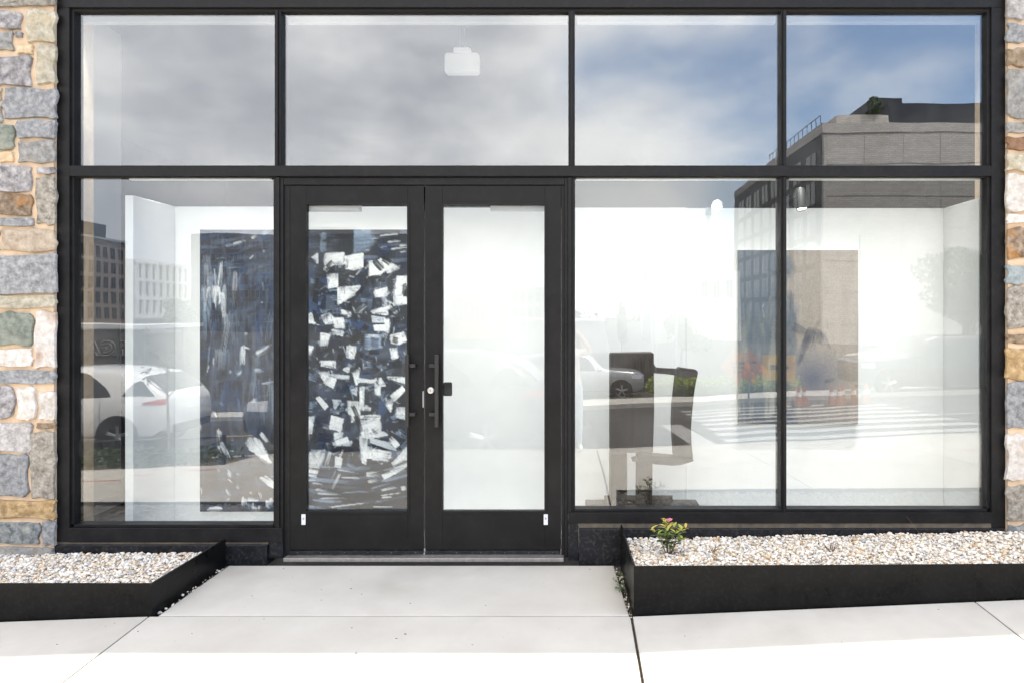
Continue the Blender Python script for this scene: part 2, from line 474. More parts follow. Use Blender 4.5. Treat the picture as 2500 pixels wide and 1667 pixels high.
def link(name, me, parent=None):
    o = bpy.data.objects.new(name, me)
    COL.objects.link(o)
    if parent is not None: o.parent = parent
    return o
def thing(name, label, cat, loc=(0, 0, 0), rz=0.0, group=None):
    o = bpy.data.objects.new(name, None)
    o.empty_display_size = 0.1
    COL.objects.link(o)
    o.location = loc; o.rotation_euler = (0, 0, rz)
    o['label'] = label; o['category'] = cat
    if group: o['group'] = group
    return o
def tag(o, label, cat=None, group=None, kind=None):
    o['label'] = label
    if cat: o['category'] = cat
    if group: o['group'] = group
    if kind: o['kind'] = kind
    return o
def copy_tree(o, parent=None):
    c = o.copy(); COL.objects.link(c)
    if parent is not None: c.parent = parent
    for ch in list(o.children): copy_tree(ch, c)
    return c
def bx(name, m, parent, x0, x1, y0, y1, z0, z1, ch=0.0):
    return MB().box(x0, x1, y0, y1, z0, z1, ch).build(name, m, parent)

# photo pixel -> metres on a plane parallel to the facade, y metres behind it
def FX(px, y=0.0): return (px - VX) * (D + y) / F
def FZ(py, y=0.0): return CAMZ - (py - VY) * (D + y) / F

# ================================================================== SETTING
def sxx(x):
    x = max(-16.0, min(16.0, x))
    return 0.043 * max(0.0, x - 0.31) + 0.038 * min(0.0, x + 2.4)
def walk_z(x, w): return -0.010 - 0.020 * w - 0.008 * w * w + sxx(x)
KERB_W = 5.2
def road_z(x, w):
    if w < 30: return -0.49 - 0.072 * (w - 5.36) + sxx(x)
    return -0.49 - 0.072 * 24.64 + sxx(x) - 0.0004 * (w - 30)
def sheet(name, m, xs, ws, zf, dz=0.0, parent=None):
    mb = MB(); v = []; f = []
    for w in ws:
        for x in xs: v.append((x, -w, zf(x, w) + dz))
    n = len(xs)
    for j in range(len(ws) - 1):
        for i in range(n - 1): f.append((j * n + i, j * n + i + 1, (j + 1) * n + i + 1, (j + 1) * n + i))
    mb.add(v, f)
    return mb.build(name, m, parent)
def lin(a, b, n): return [a + (b - a) * i / (n - 1) for i in range(n)]

XS = [-700, -300, -120, -60, -30, -16, -12, -9, -6, -4, -2.4, -1, 0.31, 2, 4, 6, 8, 11, 16, 25, 40, 60, 120, 300, 700]
road = sheet('road', 'asphalt', XS, [5.3, 6, 8, 11, 15, 20, 25, 30, 45, 80, 150, 300, 600, 900], road_z)
tag(road, 'grey asphalt street falling away from the shop front, seen in the glass', kind='structure')
gnd = sheet('ground', 'soil', lin(-700, 700, 6), [-700, -200, 0, 5.35], lambda x, w: -1.6 if w < 5 else -1.7)
tag(gnd, 'flat ground under and behind the gallery building', kind='structure')

# sidewalk: a bed of dark joint soil and separate concrete slabs on it
walk = sheet('sidewalk', 'joint_soil', [-30, -16, -12, -9, -7, -5, -3.2, -2.4, -1, 0.31, 1.5, 3, 5, 8, 12, 16, 30], [0.0, 0.4, 0.78, 1.5, 2.5, 3.5, 4.4, 5.2], walk_z, -0.03)
tag(walk, 'pale concrete sidewalk of large slabs in front of the gallery', kind='structure')
def slab(xl, xr, w0, w1, nx=8, nw=7):
    """xl, xr: functions of w giving the slab's side edges"""
    v = []; f = []
    us = [0, 0.012] + lin(0.06, 0.94, nx) + [0.988, 1]
    ts = [0, 0.012] + lin(0.06, 0.94, nw) + [0.988, 1]
    ch = 0.008
    for j, t in enumerate(ts):
        wa = w0 + (ch if j in (1,) else 0) if j <= 1 else (w1 - (ch if j == len(ts) - 2 else 0) if j >= len(ts) - 2 else w0 + (w1 - w0) * t)
        for i, u in enumerate(us):
            a, b = xl(wa), xr(wa)
            x = a + (ch if i == 1 else 0) if i <= 1 else (b - (ch if i == len(us) - 2 else 0) if i >= len(us) - 2 else a + (b - a) * u)
            edge = i in (0, len(us) - 1) or j in (0, len(ts) - 1)
            v.append((x, -wa, walk_z(x, wa) - (0.0025 if edge else 0.0)))
    n = len(us)
    for j in range(len(ts) - 1):
        for i in range(n - 1): f.append((j * n + i, j * n + i + 1, (j + 1) * n + i + 1, (j + 1) * n + i))
    # skirt
    m = len(ts); base = len(v); ring = [i for i in range(n)] + [j * n + n - 1 for j in range(1, m)] + [(m - 1) * n + i for i in range(n - 2, -1, -1)] + [j * n for j in range(m - 2, 0, -1)]
    for q in ring: v.append((v[q][0], v[q][1], v[q][2] - 0.06))
    for q in range(len(ring)): f.append((ring[q], ring[(q + 1) % len(ring)], base + (q + 1) % len(ring), base + q))
    return MB().add(v, f).build('slab', 'concrete', walk)
G = 0.0045
def K(c): return lambda w: c
XJ = [-14, -11.6, -9.2, -6.9, -4.6, -2.36, 0.31, 2.21, 4.2, 6.3, 8.5, 10.8, 13.2]
# entry slab between the planters
slab(lambda w: -2.275 - 0.045 * w, lambda w: 0.245 + 0.065 * w, 0.075, 0.78 - 0.002)
for i in range(len(XJ) - 1):
    for (w0, w1) in ((0.787, 3.05), (3.05, 4.2), (4.2, KERB_W)):
        if w0 >= 4.2 and XJ[i + 1] <= -4.5: continue
        gl_ = 0.008 if abs(XJ[i] - 0.31) < 1e-6 else G
        gr_ = 0.008 if abs(XJ[i + 1] - 0.31) < 1e-6 else G
        slab(K(XJ[i] + gl_), K(XJ[i + 1] - gr_), w0 + (G if w0 > 1 else 0), w1 - G)
kerb = MB()
kx = [-60, -30, -16, -12, -8, -5, -2.4, 0.31, 3, 6, 9, 12, 16, 30, 60]
kv = []; kf = []
for x in kx:
    z = walk_z(x, KERB_W)
    for (w, dz) in ((5.2, -0.4), (5.2, 0.0), (5.34, -0.005), (5.36, -0.03), (5.37, -0.4)): kv.append((x, -w, z + dz))
for i in range(len(kx) - 1):
    for k in range(4): kf.append((i * 5 + k, i * 5 + k + 1, (i + 1) * 5 + k + 1, (i + 1) * 5 + k))
tag(kerb.add(kv, kf).build('kerb', 'kerb'), 'concrete kerb along the street edge of the sidewalk', kind='structure')
# crumbs and leaf bits on the slabs
cr_ = MB()
for i in range(150):
    x = rnd.uniform(-3.6, 3.2); w = 0.12 + 2.2 * rnd.random() ** 1.3
    if w < 0.85 and not -2.2 < x < 0.2: continue
    z = walk_z(x, w); r = rnd.uniform(0.0012, 0.0045)
    cr_.ball((x, -w, z + r * 0.3), (r * rnd.uniform(0.8, 2.2), r, r * 0.5), 5, 4)
tag(cr_.build('debris', 'spot_dirt'), 'tiny dark crumbs scattered over the concrete slabs', kind='stuff')
# red utility spray marks
def strip_on_walk(mb, x0, x1, w, wd, jag=0.3):
    n = 7; top = []; bot = []
    for i in range(n + 1):
        x = x0 + (x1 - x0) * i / n; e = 1.0 - abs(2 * i / n - 1) ** 3
        top.append((x, -(w + wd * e * rnd.uniform(0.5, 1)), walk_z(x, w) + 0.004)); bot.append((x, -(w - wd * e * rnd.uniform(0.5, 1)), walk_z(x, w) + 0.004))
    k = len(top)
    mb.add(top + bot, [(i, i + 1, k + i + 1, k + i) for i in range(k - 1)])
red = MB()
for (x0, x1, w, wd) in ((-5.7, -5.2, 3.15, 0.03), (-5.4, -5.0, 3.5, 0.03), (-4.9, -4.4, 3.75, 0.03), (-1.9, -1.5, 3.2, 0.02), (2.7, 3.3, 2.9, 0.02), (4.4, 5.1, 2.9, 0.02), (4.6, 5.0, 3.5, 0.02)):
    strip_on_walk(red, x0, x1, w, wd)
tag(red.build('spray_marks', 'red_spray'), 'faded red utility spray marks on the sidewalk', kind='stuff')
# road paint: crossing bars, stop line, broken centre line
mk = thing('crosswalk', 'white zebra crossing bars painted on the street to the right', 'crosswalk')
def road_bar(name, m, par, x0, x1, w0, w1):
    n = 6; v = []
    for w in (w0, w1):
        for x in lin(x0, x1, n): v.append((x, -w, road_z(x, w) + 0.006))
    return MB().add(v, [(i, i + 1, n + i + 1, n + i) for i in range(n - 1)]).build(name, m, par)
for k in range(9):
    w0 = 5.75 + k * 0.98
    road_bar('bar', 'road_paint', mk, 2.5 + 0.05 * k, 7.2 + 0.12 * k, w0, w0 + 0.45)
lm = thing('lane_marking', 'broken yellow and white centre line on the asphalt', 'road marking')
for k in range(9):
    road_bar('dash', 'yellow_paint' if k % 2 else 'road_paint', lm, -20 + 2.4 * k, -18.8 + 2.4 * k, 10.3, 10.45)
road_bar('stop_line', 'road_paint', lm, 1.9, 2.3, 5.8, 10.2)
road_bar('edge_line', 'road_paint', lm, 7.6, 30.0, 9.9, 10.05)
# far pavement
fp = sheet('pavement', 'concrete', [-60, -30, -16, -10, -5, -2.4, 0.31, 3, 6, 9, 12, 16, 30, 60], [16.0, 16.01, 17.2, 19.0], road_z, 0.13)
tag(fp, 'narrow concrete pavement on the far side of the street', kind='structure')
fk = MB().add([(x, -16.0, road_z(x, 16.0) + d) for x in (-60, -30, -16, -10, -5, -2.4, 0.31, 3, 6, 9, 12, 16, 30, 60) for d in (-0.2, 0.13)], [(2 * i, 2 * i + 1, 2 * i + 3, 2 * i + 2) for i in range(13)])
fk.build('kerb_face', 'kerb', fp)

# ================================================================== GALLERY BUILDING
bld = thing('gallery_building', 'shop front gallery with black framed glass between rough stone piers', 'building')
PIERL, PIERR = FX(138), FX(2455)
YB = 8.0; ZR = 4.52
# --- stone piers
YS = -0.04
def SX(px): return FX(px, YS)
def SZ(py): return FZ(py, YS)
left = MB().box(-6.6, PIERL, -0.024, 0.35, -0.6, 3.862).build('stone_wall', 'mortar', bld)
right = MB().box(PIERR, 6.6, -0.024, 0.35, -0.6, 3.862).build('stone_wall', 'mortar', bld)
upper = MB().box(-6.6, 6.6, -0.024, 0.35, 3.864, ZR).build('stone_wall', 'mortar', bld)
def stone_mesh(w, h, m, seed, th=0.03):
    r = random.Random(seed)
    out = []
    nseg = 6
    cs = [(-w / 2, -h / 2), (w / 2, -h / 2), (w / 2, h / 2), (-w / 2, h / 2)]
    rr = min(w, h) * r.uniform(0.03, 0.08)
    jit = min(0.0075, 0.06 * min(w, h))
    ph = r.uniform(0, 50)
    for k in range(4):
        a = Vector(cs[k]); b = Vector(cs[(k + 1) % 4]); d = (b - a)
        L = d.length; d.normalize(); nrm = Vector((-d.y, d.x))
        p0 = a + d * rr * r.uniform(0.4, 1.6); p1 = b - d * rr * r.uniform(0.4, 1.6)
        for q in range(nseg):
            p = p0.lerp(p1, q / (nseg - 1)) + nrm * (r.uniform(-jit, jit) * (1 if 0 < q < nseg - 1 else 0.4) + jit * math.sin(ph + q * 1.3 + k))
            out.append(p)
    n = len(out)
    v = [(p.x, 0.0, p.y) for p in out]
    v += [(p.x, -th + 0.006, p.y) for p in out]
    for p in out:
        q = p - p.normalized() * r.uniform(0.002, 0.006)
        v.append((q.x, -th - r.uniform(-0.0015, 0.0015), q.y))
    for sc_ in (0.72, 0.40):
        for p in out:
            q = p * sc_; v.append((q.x, -th - 0.001 - 0.011 * mnoise.noise(Vector((q.x * 22 + ph, q.y * 22, ph))), q.y))
    v.append((0, -th - 0.002, 0))
    f = []
    for lev in range(4):
        for i in range(n): f.append((lev * n + i, lev * n + (i + 1) % n, (lev + 1) * n + (i + 1) % n, (lev + 1) * n + i))
    for i in range(n): f.append((4 * n + i, 4 * n + (i + 1) % n, 5 * n))
    return MB().add(v, f).mesh('stone', 'st_' + m, True)
def stone_at(par, x0, x1, z0, z1, m, ret=0, seed=None):
    seed = seed if seed is not None else rnd.randrange(10 ** 6)
    w, h = x1 - x0, z1 - z0
    o = link('stone', stone_mesh(w, h, m, seed, 0.016 + 0.006 * random.Random(seed).random()), par)
    o.location = ((x0 + x1) / 2, -0.024, (z0 + z1) / 2)
    o.rotation_euler = (0, R(random.Random(seed + 1).uniform(-1.2, 1.2)), 0)
    return o
KINDS = ['bluegrey', 'grey', 'purple', 'beige', 'greybrown', 'brown', 'tan', 'green', 'white', 'lightgrey', 'rust', 'ochre', 'darkblue']
LS = [(-30, -12, 134, 15, 'greybrown'), (-90, 28, 50, 68, 'purple'), (62, 25, 134, 102, 'beige'), (-60, 78, 29, 124, 'grey'), (36, 78, 52, 90, 'bluegrey'),
      (40, 108, 78, 131, 'paleochre'), (-95, 137, 74, 210, 'purple'), (87, 110, 134, 204, 'beige'), (8, 214, 136, 288, 'bluegrey'), (-70, 250, 3, 297, 'grey'),
      (40, 293, 135, 336, 'bluegrey'), (-80, 305, 33, 364, 'green'), (44, 344, 134, 398, 'grey'), (-40, 372, 30, 396, 'paleochre'), (-100, 406, 76, 466, 'purple'),
      (88, 409, 133, 425, 'purple'), (87, 433, 135, 548, 'greybrown'), (-75, 474, 75, 525, 'rust'), (1, 532, 80, 553, 'bluegrey'), (2, 561, 134, 612, 'tan'),
      (-60, 622, 136, 718, 'bluegrey'), (-50, 722, 135, 752, 'beige'), (-20, 764, 78, 842, 'green'), (84, 760, 135, 897, 'whiterust'), (-40, 851, 77, 894, 'white'),
      (-90, 905, 135, 936, 'bluegrey'), (-60, 944, 32, 1019, 'purple'), (43, 946, 87, 1024, 'white'), (95, 956, 135, 1025, 'white'), (88, 1033, 135, 1046, 'brown'),
      (-85, 1033, 76, 1103, 'lightgrey'), (74, 1054, 133, 1217, 'greybrown'), (-50, 1108, 66, 1212, 'bluegrey'), (-70, 1221, 133, 1266, 'ochre'), (-60, 1275, 94, 1327, 'darkblue'),
      (101, 1272, 133, 1331, 'bluegrey'), (-100, 1337, 127, 1420, 'grey'),
      (-95, -6, -36, 20, 'tan'), (-92, 214, 0, 243, 'beige'), (-95, 532, -6, 553, 'grey'), (-100, 561, -6, 612, 'brown'), (-100, 764, -27, 894, 'lightgrey')]
RS = [(2458, -30, 2540, 46, 'lightgrey'), (2460, 58, 2532, 103, 'bluegrey'), (2459, 118, 2522, 162, 'brown'), (2460, 170, 2566, 288, 'grey'), (2459, 298, 2530, 324, 'grey'),
      (2459, 333, 2540, 366, 'redbrown'), (2458, 375, 2560, 418, 'beige'), (2458, 427, 2540, 516, 'white'), (2459, 523, 2520, 546, 'white'), (2459, 558, 2540, 632, 'rust'),
      (2459, 648, 2520, 694, 'paleblue'), (2458, 702, 2550, 802, 'greybrown'), (2458, 816, 2520, 838, 'brown'), (2458, 851, 2530, 925, 'ochre'), (2458, 934, 2550, 1045, 'bluegrey'),
      (2458, 1060, 2500, 1172, 'white'), (2459, 1185, 2550, 1272, 'greybrown'), (2464, 1280, 2540, 1345, 'darkblue')]
for (a, b, c, d, m) in LS: stone_at(left, SX(a), SX(c), SZ(d), SZ(b), m)
for (a, b, c, d, m) in RS: stone_at(right, SX(a), SX(c), SZ(d), SZ(b), m)
def course_fill(par, x0, x1, z0, z1, seed):
    r = random.Random(seed); z = z0
    while z < z1 - 0.05:
        h = min(r.choice([0.09, 0.13, 0.18, 0.22, 0.26]), z1 - z)
        if h < 0.06: break
        x = x0 + r.uniform(-0.15, 0)
        while x < x1 - 0.04:
            w = min(r.uniform(0.18, 0.46), x1 - x)
            if x1 - x - w < 0.1: w = x1 - x
            xa = max(x, x0)
            if x + w - xa > 0.06:
                stone_at(par, xa + 0.008, x + w - 0.008, z + 0.008, z + h - 0.01, r.choice(KINDS), seed=r.randrange(10 ** 6))
            x += w
        z += h
course_fill(left, -6.5, SX(-103), -0.3, 3.84, 21)
course_fill(right, SX(2572), 6.5, -0.3, 3.84, 22)
course_fill(left, SX(-100), PIERL - 0.01, 3.745, 3.85, 24)
course_fill(right, PIERR + 0.01, SX(2570), 3.85 - 0.02, 3.86, 25)
course_fill(upper, -6.5, 6.5, 3.88, 4.4, 23)

# --- building shell (dark room behind the shop front)
bx('side_wall', 'interior_dark', bld, -6.6, -6.3, 0.352, YB, -0.6, ZR - 0.302)
bx('side_wall', 'interior_dark', bld, 6.3, 6.6, 0.352, YB, -0.6, ZR - 0.302)
bx('back_wall', 'interior_dark', bld, -6.298, 6.298, YB - 0.3, YB, -0.6, ZR - 0.302)
bx('roof', 'roof_panel', bld, -6.6, 6.6, 0.352, YB, ZR - 0.3, ZR - 0.1)
bx('coping', 'frame', bld, -6.65, 6.65, -0.03, 0.4, ZR + 0.002, ZR + 0.04)
bx('floor', 'interior_floor', bld, -6.298, 6.298, 0.352, YB - 0.302, -0.3, -0.01)
bx('floor_edge', 'interior_floor', bld, PIERL + 0.01, PIERR - 0.01, 0.14, 0.35, -0.3, -0.012)
bx('ceiling', 'interior_dark', bld, -6.298, 6.298, 0.352, YB - 0.302, 4.06, 4.10)

# --- aluminium curtain frame.  z0 = outer face of the frame
GY = 0.055       # glass plane
YD = 0.135       # back of the frame
def fr(name, px0, px1, py0, py1, y0=0.0, y1=YD, m='frame', ch=0.0015, par=None):
    return bx(name, m, par or bld, FX(px0), FX(px1), y0, y1, FZ(py1), FZ(py0), ch)
bx('bounce_floor', 'bounce_floor', bld, -3.0, 2.8, 0.15, 0.64, -0.009, 0.004)  # unseen white floor added to bounce light up the display wall
fr('header', 138.5, 2454.5, -40, 18.5)
fr('header_stop', 169, 2421, 18.5, 25, 0.022, 0.1, 'gasket', 0)
fr('jamb', 138.5, 169, 18.7, 1322)
fr('jamb', 2421, 2454.5, 18.7, 1290)
fr('jamb_stop', 169, 176, 25.2, 404.5, 0.018, 0.1)
fr('jamb_stop', 169, 176, 431, 1281, 0.018, 0.1)
fr('jamb_stop', 2414, 2421, 25.2, 404.5, 0.018, 0.1)
fr('jamb_stop', 2414, 2421, 431, 1242, 0.018, 0.1)
fr('transom', 169.2, 2420.8, 404.8, 430.6, -0.002, 0.072)
fr('transom_stop', 169.4, 2420.6, 430.8, 432.5, 0.02, 0.05, 'gasket', 0)
def mullion(pc, py0, py1, wid=15):
    h = wid / 2
    fr('mullion', pc - h, pc + h, py0, py1, 0.012, YD)
    fr('mullion_rib', pc - 2.4, pc + 2.4, py0 + 0.2, py1 - 0.2, -0.004, 0.0118)
mullion(676, 25.2, 404.6)
mullion(1395.5, 25.2, 404.6, 16)
mullion(1914.5, 25.2, 404.6, 14)
mullion(1914.5, 433.6, 1249.8, 14)
# between left window and door, and between door and right window
fr('mullion', 664, 672, 433.6, 1287.8, 0.022, YD)
fr('mullion', 672.2, 681, 433.7, 1292, 0.004, YD)
fr('mullion_rib', 681.2, 689, 433.7, 1360, 0.016, YD)
fr('mullion', 1396, 1404, 433.6, 1249.8, 0.022, YD)
fr('mullion', 1386.5, 1395.8, 433.7, 1256, 0.004, YD)
fr('mullion_rib', 1378, 1386.3, 433.7, 1362, 0.016, YD)
# sills, the dirty ledge below them and the black kick plates
fr('sill', 169.2, 690, 1288, 1322, -0.004, YD)
fr('sill_stop', 176.2, 663.8, 1281.2, 1287.8, 0.014, 0.1)
fr('sill', 1387, 2420.8, 1250, 1276, -0.004, YD)
fr('sill_stop', 1404.2, 2413.8, 1243, 1249.8, 0.014, 0.1)
fr('door_post', 655, 689.8, 1322.4, 1362, 0.006, YD, 'kick')
fr('door_post', 1386.6, 1413, 1276.4, 1368, 0.006, YD, 'kick')
fr('ledge', 138.7, 654, 1322.3, 1328, 0.004, 0.30, 'ledge', 0)
fr('ledge', 1413.4, 2454, 1276.3, 1288, 0.004, 0.30, 'ledge', 0)
fr('kick_plate', 131, 654.6, 1328.3, 1378, -0.018, 0.12, 'kick', 0.002)
fr('kick_plate', 1413.4, 2448, 1288.3, 1395, -0.018, 0.12, 'kick', 0.002)
# --- glass
def pane(px0, px1, py0, py1, m, par=None, y=GY, th=0.008):
    me = MB().box(-(FX(px1) - FX(px0)) / 2, (FX(px1) - FX(px0)) / 2, -th / 2, th / 2, -(FZ(py0) - FZ(py1)) / 2, (FZ(py0) - FZ(py1)) / 2).mesh('glass_pane', m)
    o = link('glass_pane', me, par or bld)
    o.location = ((FX(px0) + FX(px1)) / 2, y, (FZ(py0) + FZ(py1)) / 2)
    return o
pane(173, 671, 22, 406, 'glass_1')
pane(681, 1390, 22, 406, 'glass_2')
pane(1401, 1910, 22, 406, 'glass_3')
pane(1919, 2418, 22, 406, 'glass_4')
pane(173, 667, 429, 1285, 'glass_5')
pane(1401, 1910, 429, 1247, 'glass_6')
pane(1919, 2418, 429, 1247, 'glass_7')
# --- door frame, threshold
fr('door_head', 689.2, 1377.8, 433.7, 450.5, 0.018, YD)
fr('door_jamb', 689.2, 703.5, 450.8, 1357, 0.03, YD)
fr('door_jamb', 1370, 1377.8, 450.8, 1357, 0.03, YD)
fr('threshold', 697, 1376, 1357.5, 1366, -0.035, YD, 'threshold', 0.001)
# --- doors
def door(px0, px1, gx0, gx1, hinge):
    d = fr('door', px0, gx0, 452, 1345, 0.028, 0.075, 'door_metal', 0.001)
    def sub(name, a, b, c, e, y0, y1, m='door_metal', ch=0.001):
        return fr(name, a, b, c, e, y0, y1, m, ch, d)
    d.name = 'door'
    sub('stile', gx1, px1, 452, 1345, 0.028, 0.075)
    sub('top_rail', gx0 + .1, gx1 - .1, 452, 498, 0.0285, 0.0745)
    sub('bottom_rail', gx0 + .1, gx1 - .1, 1250, 1345, 0.0285, 0.0745)
    s = 5
    sub('glazing_bead', gx0 - s, gx0 + 1.5, 492, 1256, 0.022, 0.0278)
    sub('glazing_bead', gx1 - 1.5, gx1 + s, 492, 1256, 0.022, 0.0278)
    sub('glazing_bead', gx0 + 1.7, gx1 - 1.7, 492, 499.5, 0.022, 0.0278)
    sub('glazing_bead', gx0 + 1.7, gx1 - 1.7, 1248.5, 1256, 0.022, 0.0278)
    sub('sweep', px0 + 1, px1 - 1, 1346, 1354.5, 0.012, 0.05, 'kick')
    p = pane(gx0 - 2, gx1 + 2, 496, 1252, 'glass_door', d, 0.05)
    for k in range(6):
        x = px0 + 20 + k * (px1 - px0 - 40) / 5
        MB().ball((FX(x), 0.011, FZ(1349.5)), 0.0022, 6, 5).build('screw', 'galv', d, True)
    return d
dl = door(704, 1032.5, 743, 993, -1)
dr = door(1035.5, 1369.5, 1078, 1330, 1)
def pull(d, pxc, sx_):
    x = FX(pxc)
    o = MB().box(x - 0.0115, x + 0.0115, -0.045, -0.030, FZ(1040), FZ(865), 0.002).build('pull_handle', 'handle', d)
    for py in (892, 1010):
        MB().box(x, x + sx_ * 0.052, -0.030, -0.012, FZ(py + 4), FZ(py - 4), 0.002).build('standoff', 'handle', o)
        xx = x + sx_ * 0.042
        MB().box(xx - 0.008, xx + 0.008, -0.012, 0.0278, FZ(py + 4), FZ(py - 4), 0.001).build('standoff', 'handle', o)
pull(dl, 997, 1)
pull(dr, 1068.5, -1)
lk = MB().lathe([(0.0, 0.0), (0.021, 0.0), (0.023, -0.004), (0.023, -0.01), (0.019, -0.016), (0.012, -0.017), (0.0, -0.017)], (FX(1050), 0.0279, FZ(953)), 'y', 20).build('lock_cylinder', 'nickel', dr, True)
MB().box(FX(1050) - 0.0012, FX(1050) + 0.0012, 0.0095, 0.0112, FZ(956), FZ(950)).build('keyhole', 'gasket', lk)
MB().box(FX(1031.6) - 0.005, FX(1031.6) + 0.004, 0.02, 0.0279, FZ(995), FZ(955), 0.001).build('strike_plate', 'galv', dl)
MB().box(FX(1076), FX(1097), 0.09, 0.115, FZ(970), FZ(936), 0.006).build('thumb_turn', 'lamp_black', dr)
MB().box(FX(1072), FX(1080), 0.075, 0.10, FZ(966), FZ(940), 0.002).build('thumb_turn', 'lamp_black', dr)
for (d, px) in ((dl, 737), (dr, 1332)):
    s = MB().box(FX(px - 5), FX(px + 5), 0.0262, 0.02785, FZ(1283), FZ(1257)).build('sticker', 'sticker', d)
    MB().box(FX(px - 2.2), FX(px + 2.2), 0.0254, 0.0261, FZ(1270), FZ(1265)).build('printed_mark', 'sticker_ink', s)
for (d, a, b) in ((dl, 738, 880), (dr, 1198, 1336)):
    c = MB().box(FX(a, .1), FX(b, .1), 0.077, 0.135, FZ(516, .1), FZ(488, .1), 0.004).build('door_closer', 'closer', d)
    for q in (0.55, 0.95):
        MB().ball((FX(a + (b - a) * q, .1), 0.076, FZ(505, .1)), 0.005, 8, 6).build('screw', 'nickel', c, True)

# ================================================================== INSIDE THE SHOP WINDOW
# white display wall, 0.65 m behind the glass, with two short wings
WY = 0.65
WZ = FZ(505, WY)
dw = thing('display_wall', 'white free-standing board wall with short wings behind the shop glass', 'wall', (0, WY, 0))
def board(a, b, y0, y1, zt, name='panel'):
    return bx(name, 'white_board', dw, a, b, y0 - WY, y1 - WY, 0.0, zt, 0.0015)
WL = FX(325, 0.16); WR = 2.815
cuts = [WL + 0.001, FX(1042, WY), FX(1675, WY), WR - 0.001]
for i in range(3):
    board(cuts[i] + (0.0008 if i else 0), cuts[i + 1] - (0.0008 if i < 2 else 0), WY, WY + 0.06, WZ - 0.008 * (i > 0) - 0.004 * (i == 2))
board(WL - 0.056, WL, 0.16, WY + 0.06, WZ, 'wing')
board(WR, WR + 0.02, 0.20, WY + 0.06, WZ - 0.012, 'wing')
tagpost = thing('corner_post', 'slim white upright post at the right end of the display wall', 'post', (FX(2401, 0.3), 0.3, 0))
bx('post', 'white_board', tagpost, -0.008, 0.012, -0.02, 0.02, 0.0, FZ(868, .3))
# pale column on the left, inside
colm = thing('interior_column', 'tall pale plaster column inside the left window', 'column', (FX(212, 1.0), 1.0, 0))
bx('shaft', 'drywall', colm, FX(197, 1.0) - FX(212, 1.0), FX(228, 1.0) - FX(212, 1.0), 0, 0.34, 0.0, 4.055)
bx('skirting', 'drywall', colm, FX(197, 1.0) - FX(212, 1.0) - .008, FX(228, 1.0) - FX(212, 1.0) + .008, -0.008, 0.348, 0.0, 0.12)
# slim white cassettes over the upper panes, lights added to brighten the display wall, and bars under the transom
FILL_W = 1.65
for i, (a, b) in enumerate(((180, 664), (690, 1383), (1409, 1892), (1925, 2402))):
    where = ['leftmost upper window pane', 'upper pane over the doors', 'upper pane right of the doors', 'rightmost upper window pane'][i]
    c = thing('fill_cassette', 'slim white blind cassette with an added light along the top of the ' + where, 'lamp', ((FX(a, .17) + FX(b, .17)) / 2, 0.17, FZ(48, .17)), 0, 'cassettes with added lights along the top of the glass')
    hw = (FX(b, .17) - FX(a, .17)) / 2
    bx('housing', 'strip_glow', c, -hw, hw, 0, 0.05, FZ(55, .17) - FZ(48, .17), FZ(40, .17) - FZ(48, .17), 0.003)
    bx('end_cap', 'lamp_metal_white', c, hw + 0.0005, hw + 0.004, 0.002, 0.048, FZ(55, .17) - FZ(48, .17), FZ(40, .17) - FZ(48, .17))
    ld = bpy.data.lights.new('strip', 'AREA'); ld.shape = 'RECTANGLE'; ld.size = 2 * hw; ld.size_y = 0.04; ld.energy = FILL_W * 2 * hw; ld.color = (1.0, 0.96, 0.90); ld.spread = R(24)
    lo = bpy.data.objects.new('spot_or_fill_light', ld); COL.objects.link(lo); lo.parent = c
    lo.location = (0, 0.03, FZ(55, .17) - FZ(48, .17) - 0.004); lo.rotation_euler = (R(9.2), 0, 0)
for i, (a, b) in enumerate(((320, 662), (1407, 1893), (1926, 2404))):
    where = ['left window', 'window right of the doors', 'rightmost window'][i]
    c = MB().box(FX(a, .15) , FX(b, .15), 0.13, 0.16, FZ(441, .15), FZ(434.5, .15), 0.001).build('rail_bar', 'cassette')
    tag(c, 'thin white bar under the transom inside the ' + where, 'bar', 'bars under the transom')
# pendant lamp
pd = thing('pendant_lamp', 'white box-shaped pendant lamp hanging inside above the doors', 'lamp', (FX(1129, 1.2), 1.2, FZ(182, 1.2)))
rr_ = (FX(1170, 1.2) - FX(1087, 1.2)) / 2; hh = FZ(133, 1.2) - FZ(182, 1.2)
MB().box(-rr_, rr_, -0.05, 0.05, 0.0, hh, 0.016).build('shade', 'lamp_white', pd, True)
MB().box(-0.072, 0.072, -0.035, 0.035, hh + 0.0005, hh + 0.05, 0.012).build('cap', 'lamp_white', pd, True)
for s in (-0.02, 0.02):
    MB().tube([(s, 0, hh + 0.05), (s, 0, 4.055 - FZ(182, 1.2))], 0.002, 5).build('cord', 'lamp_metal_white', pd)
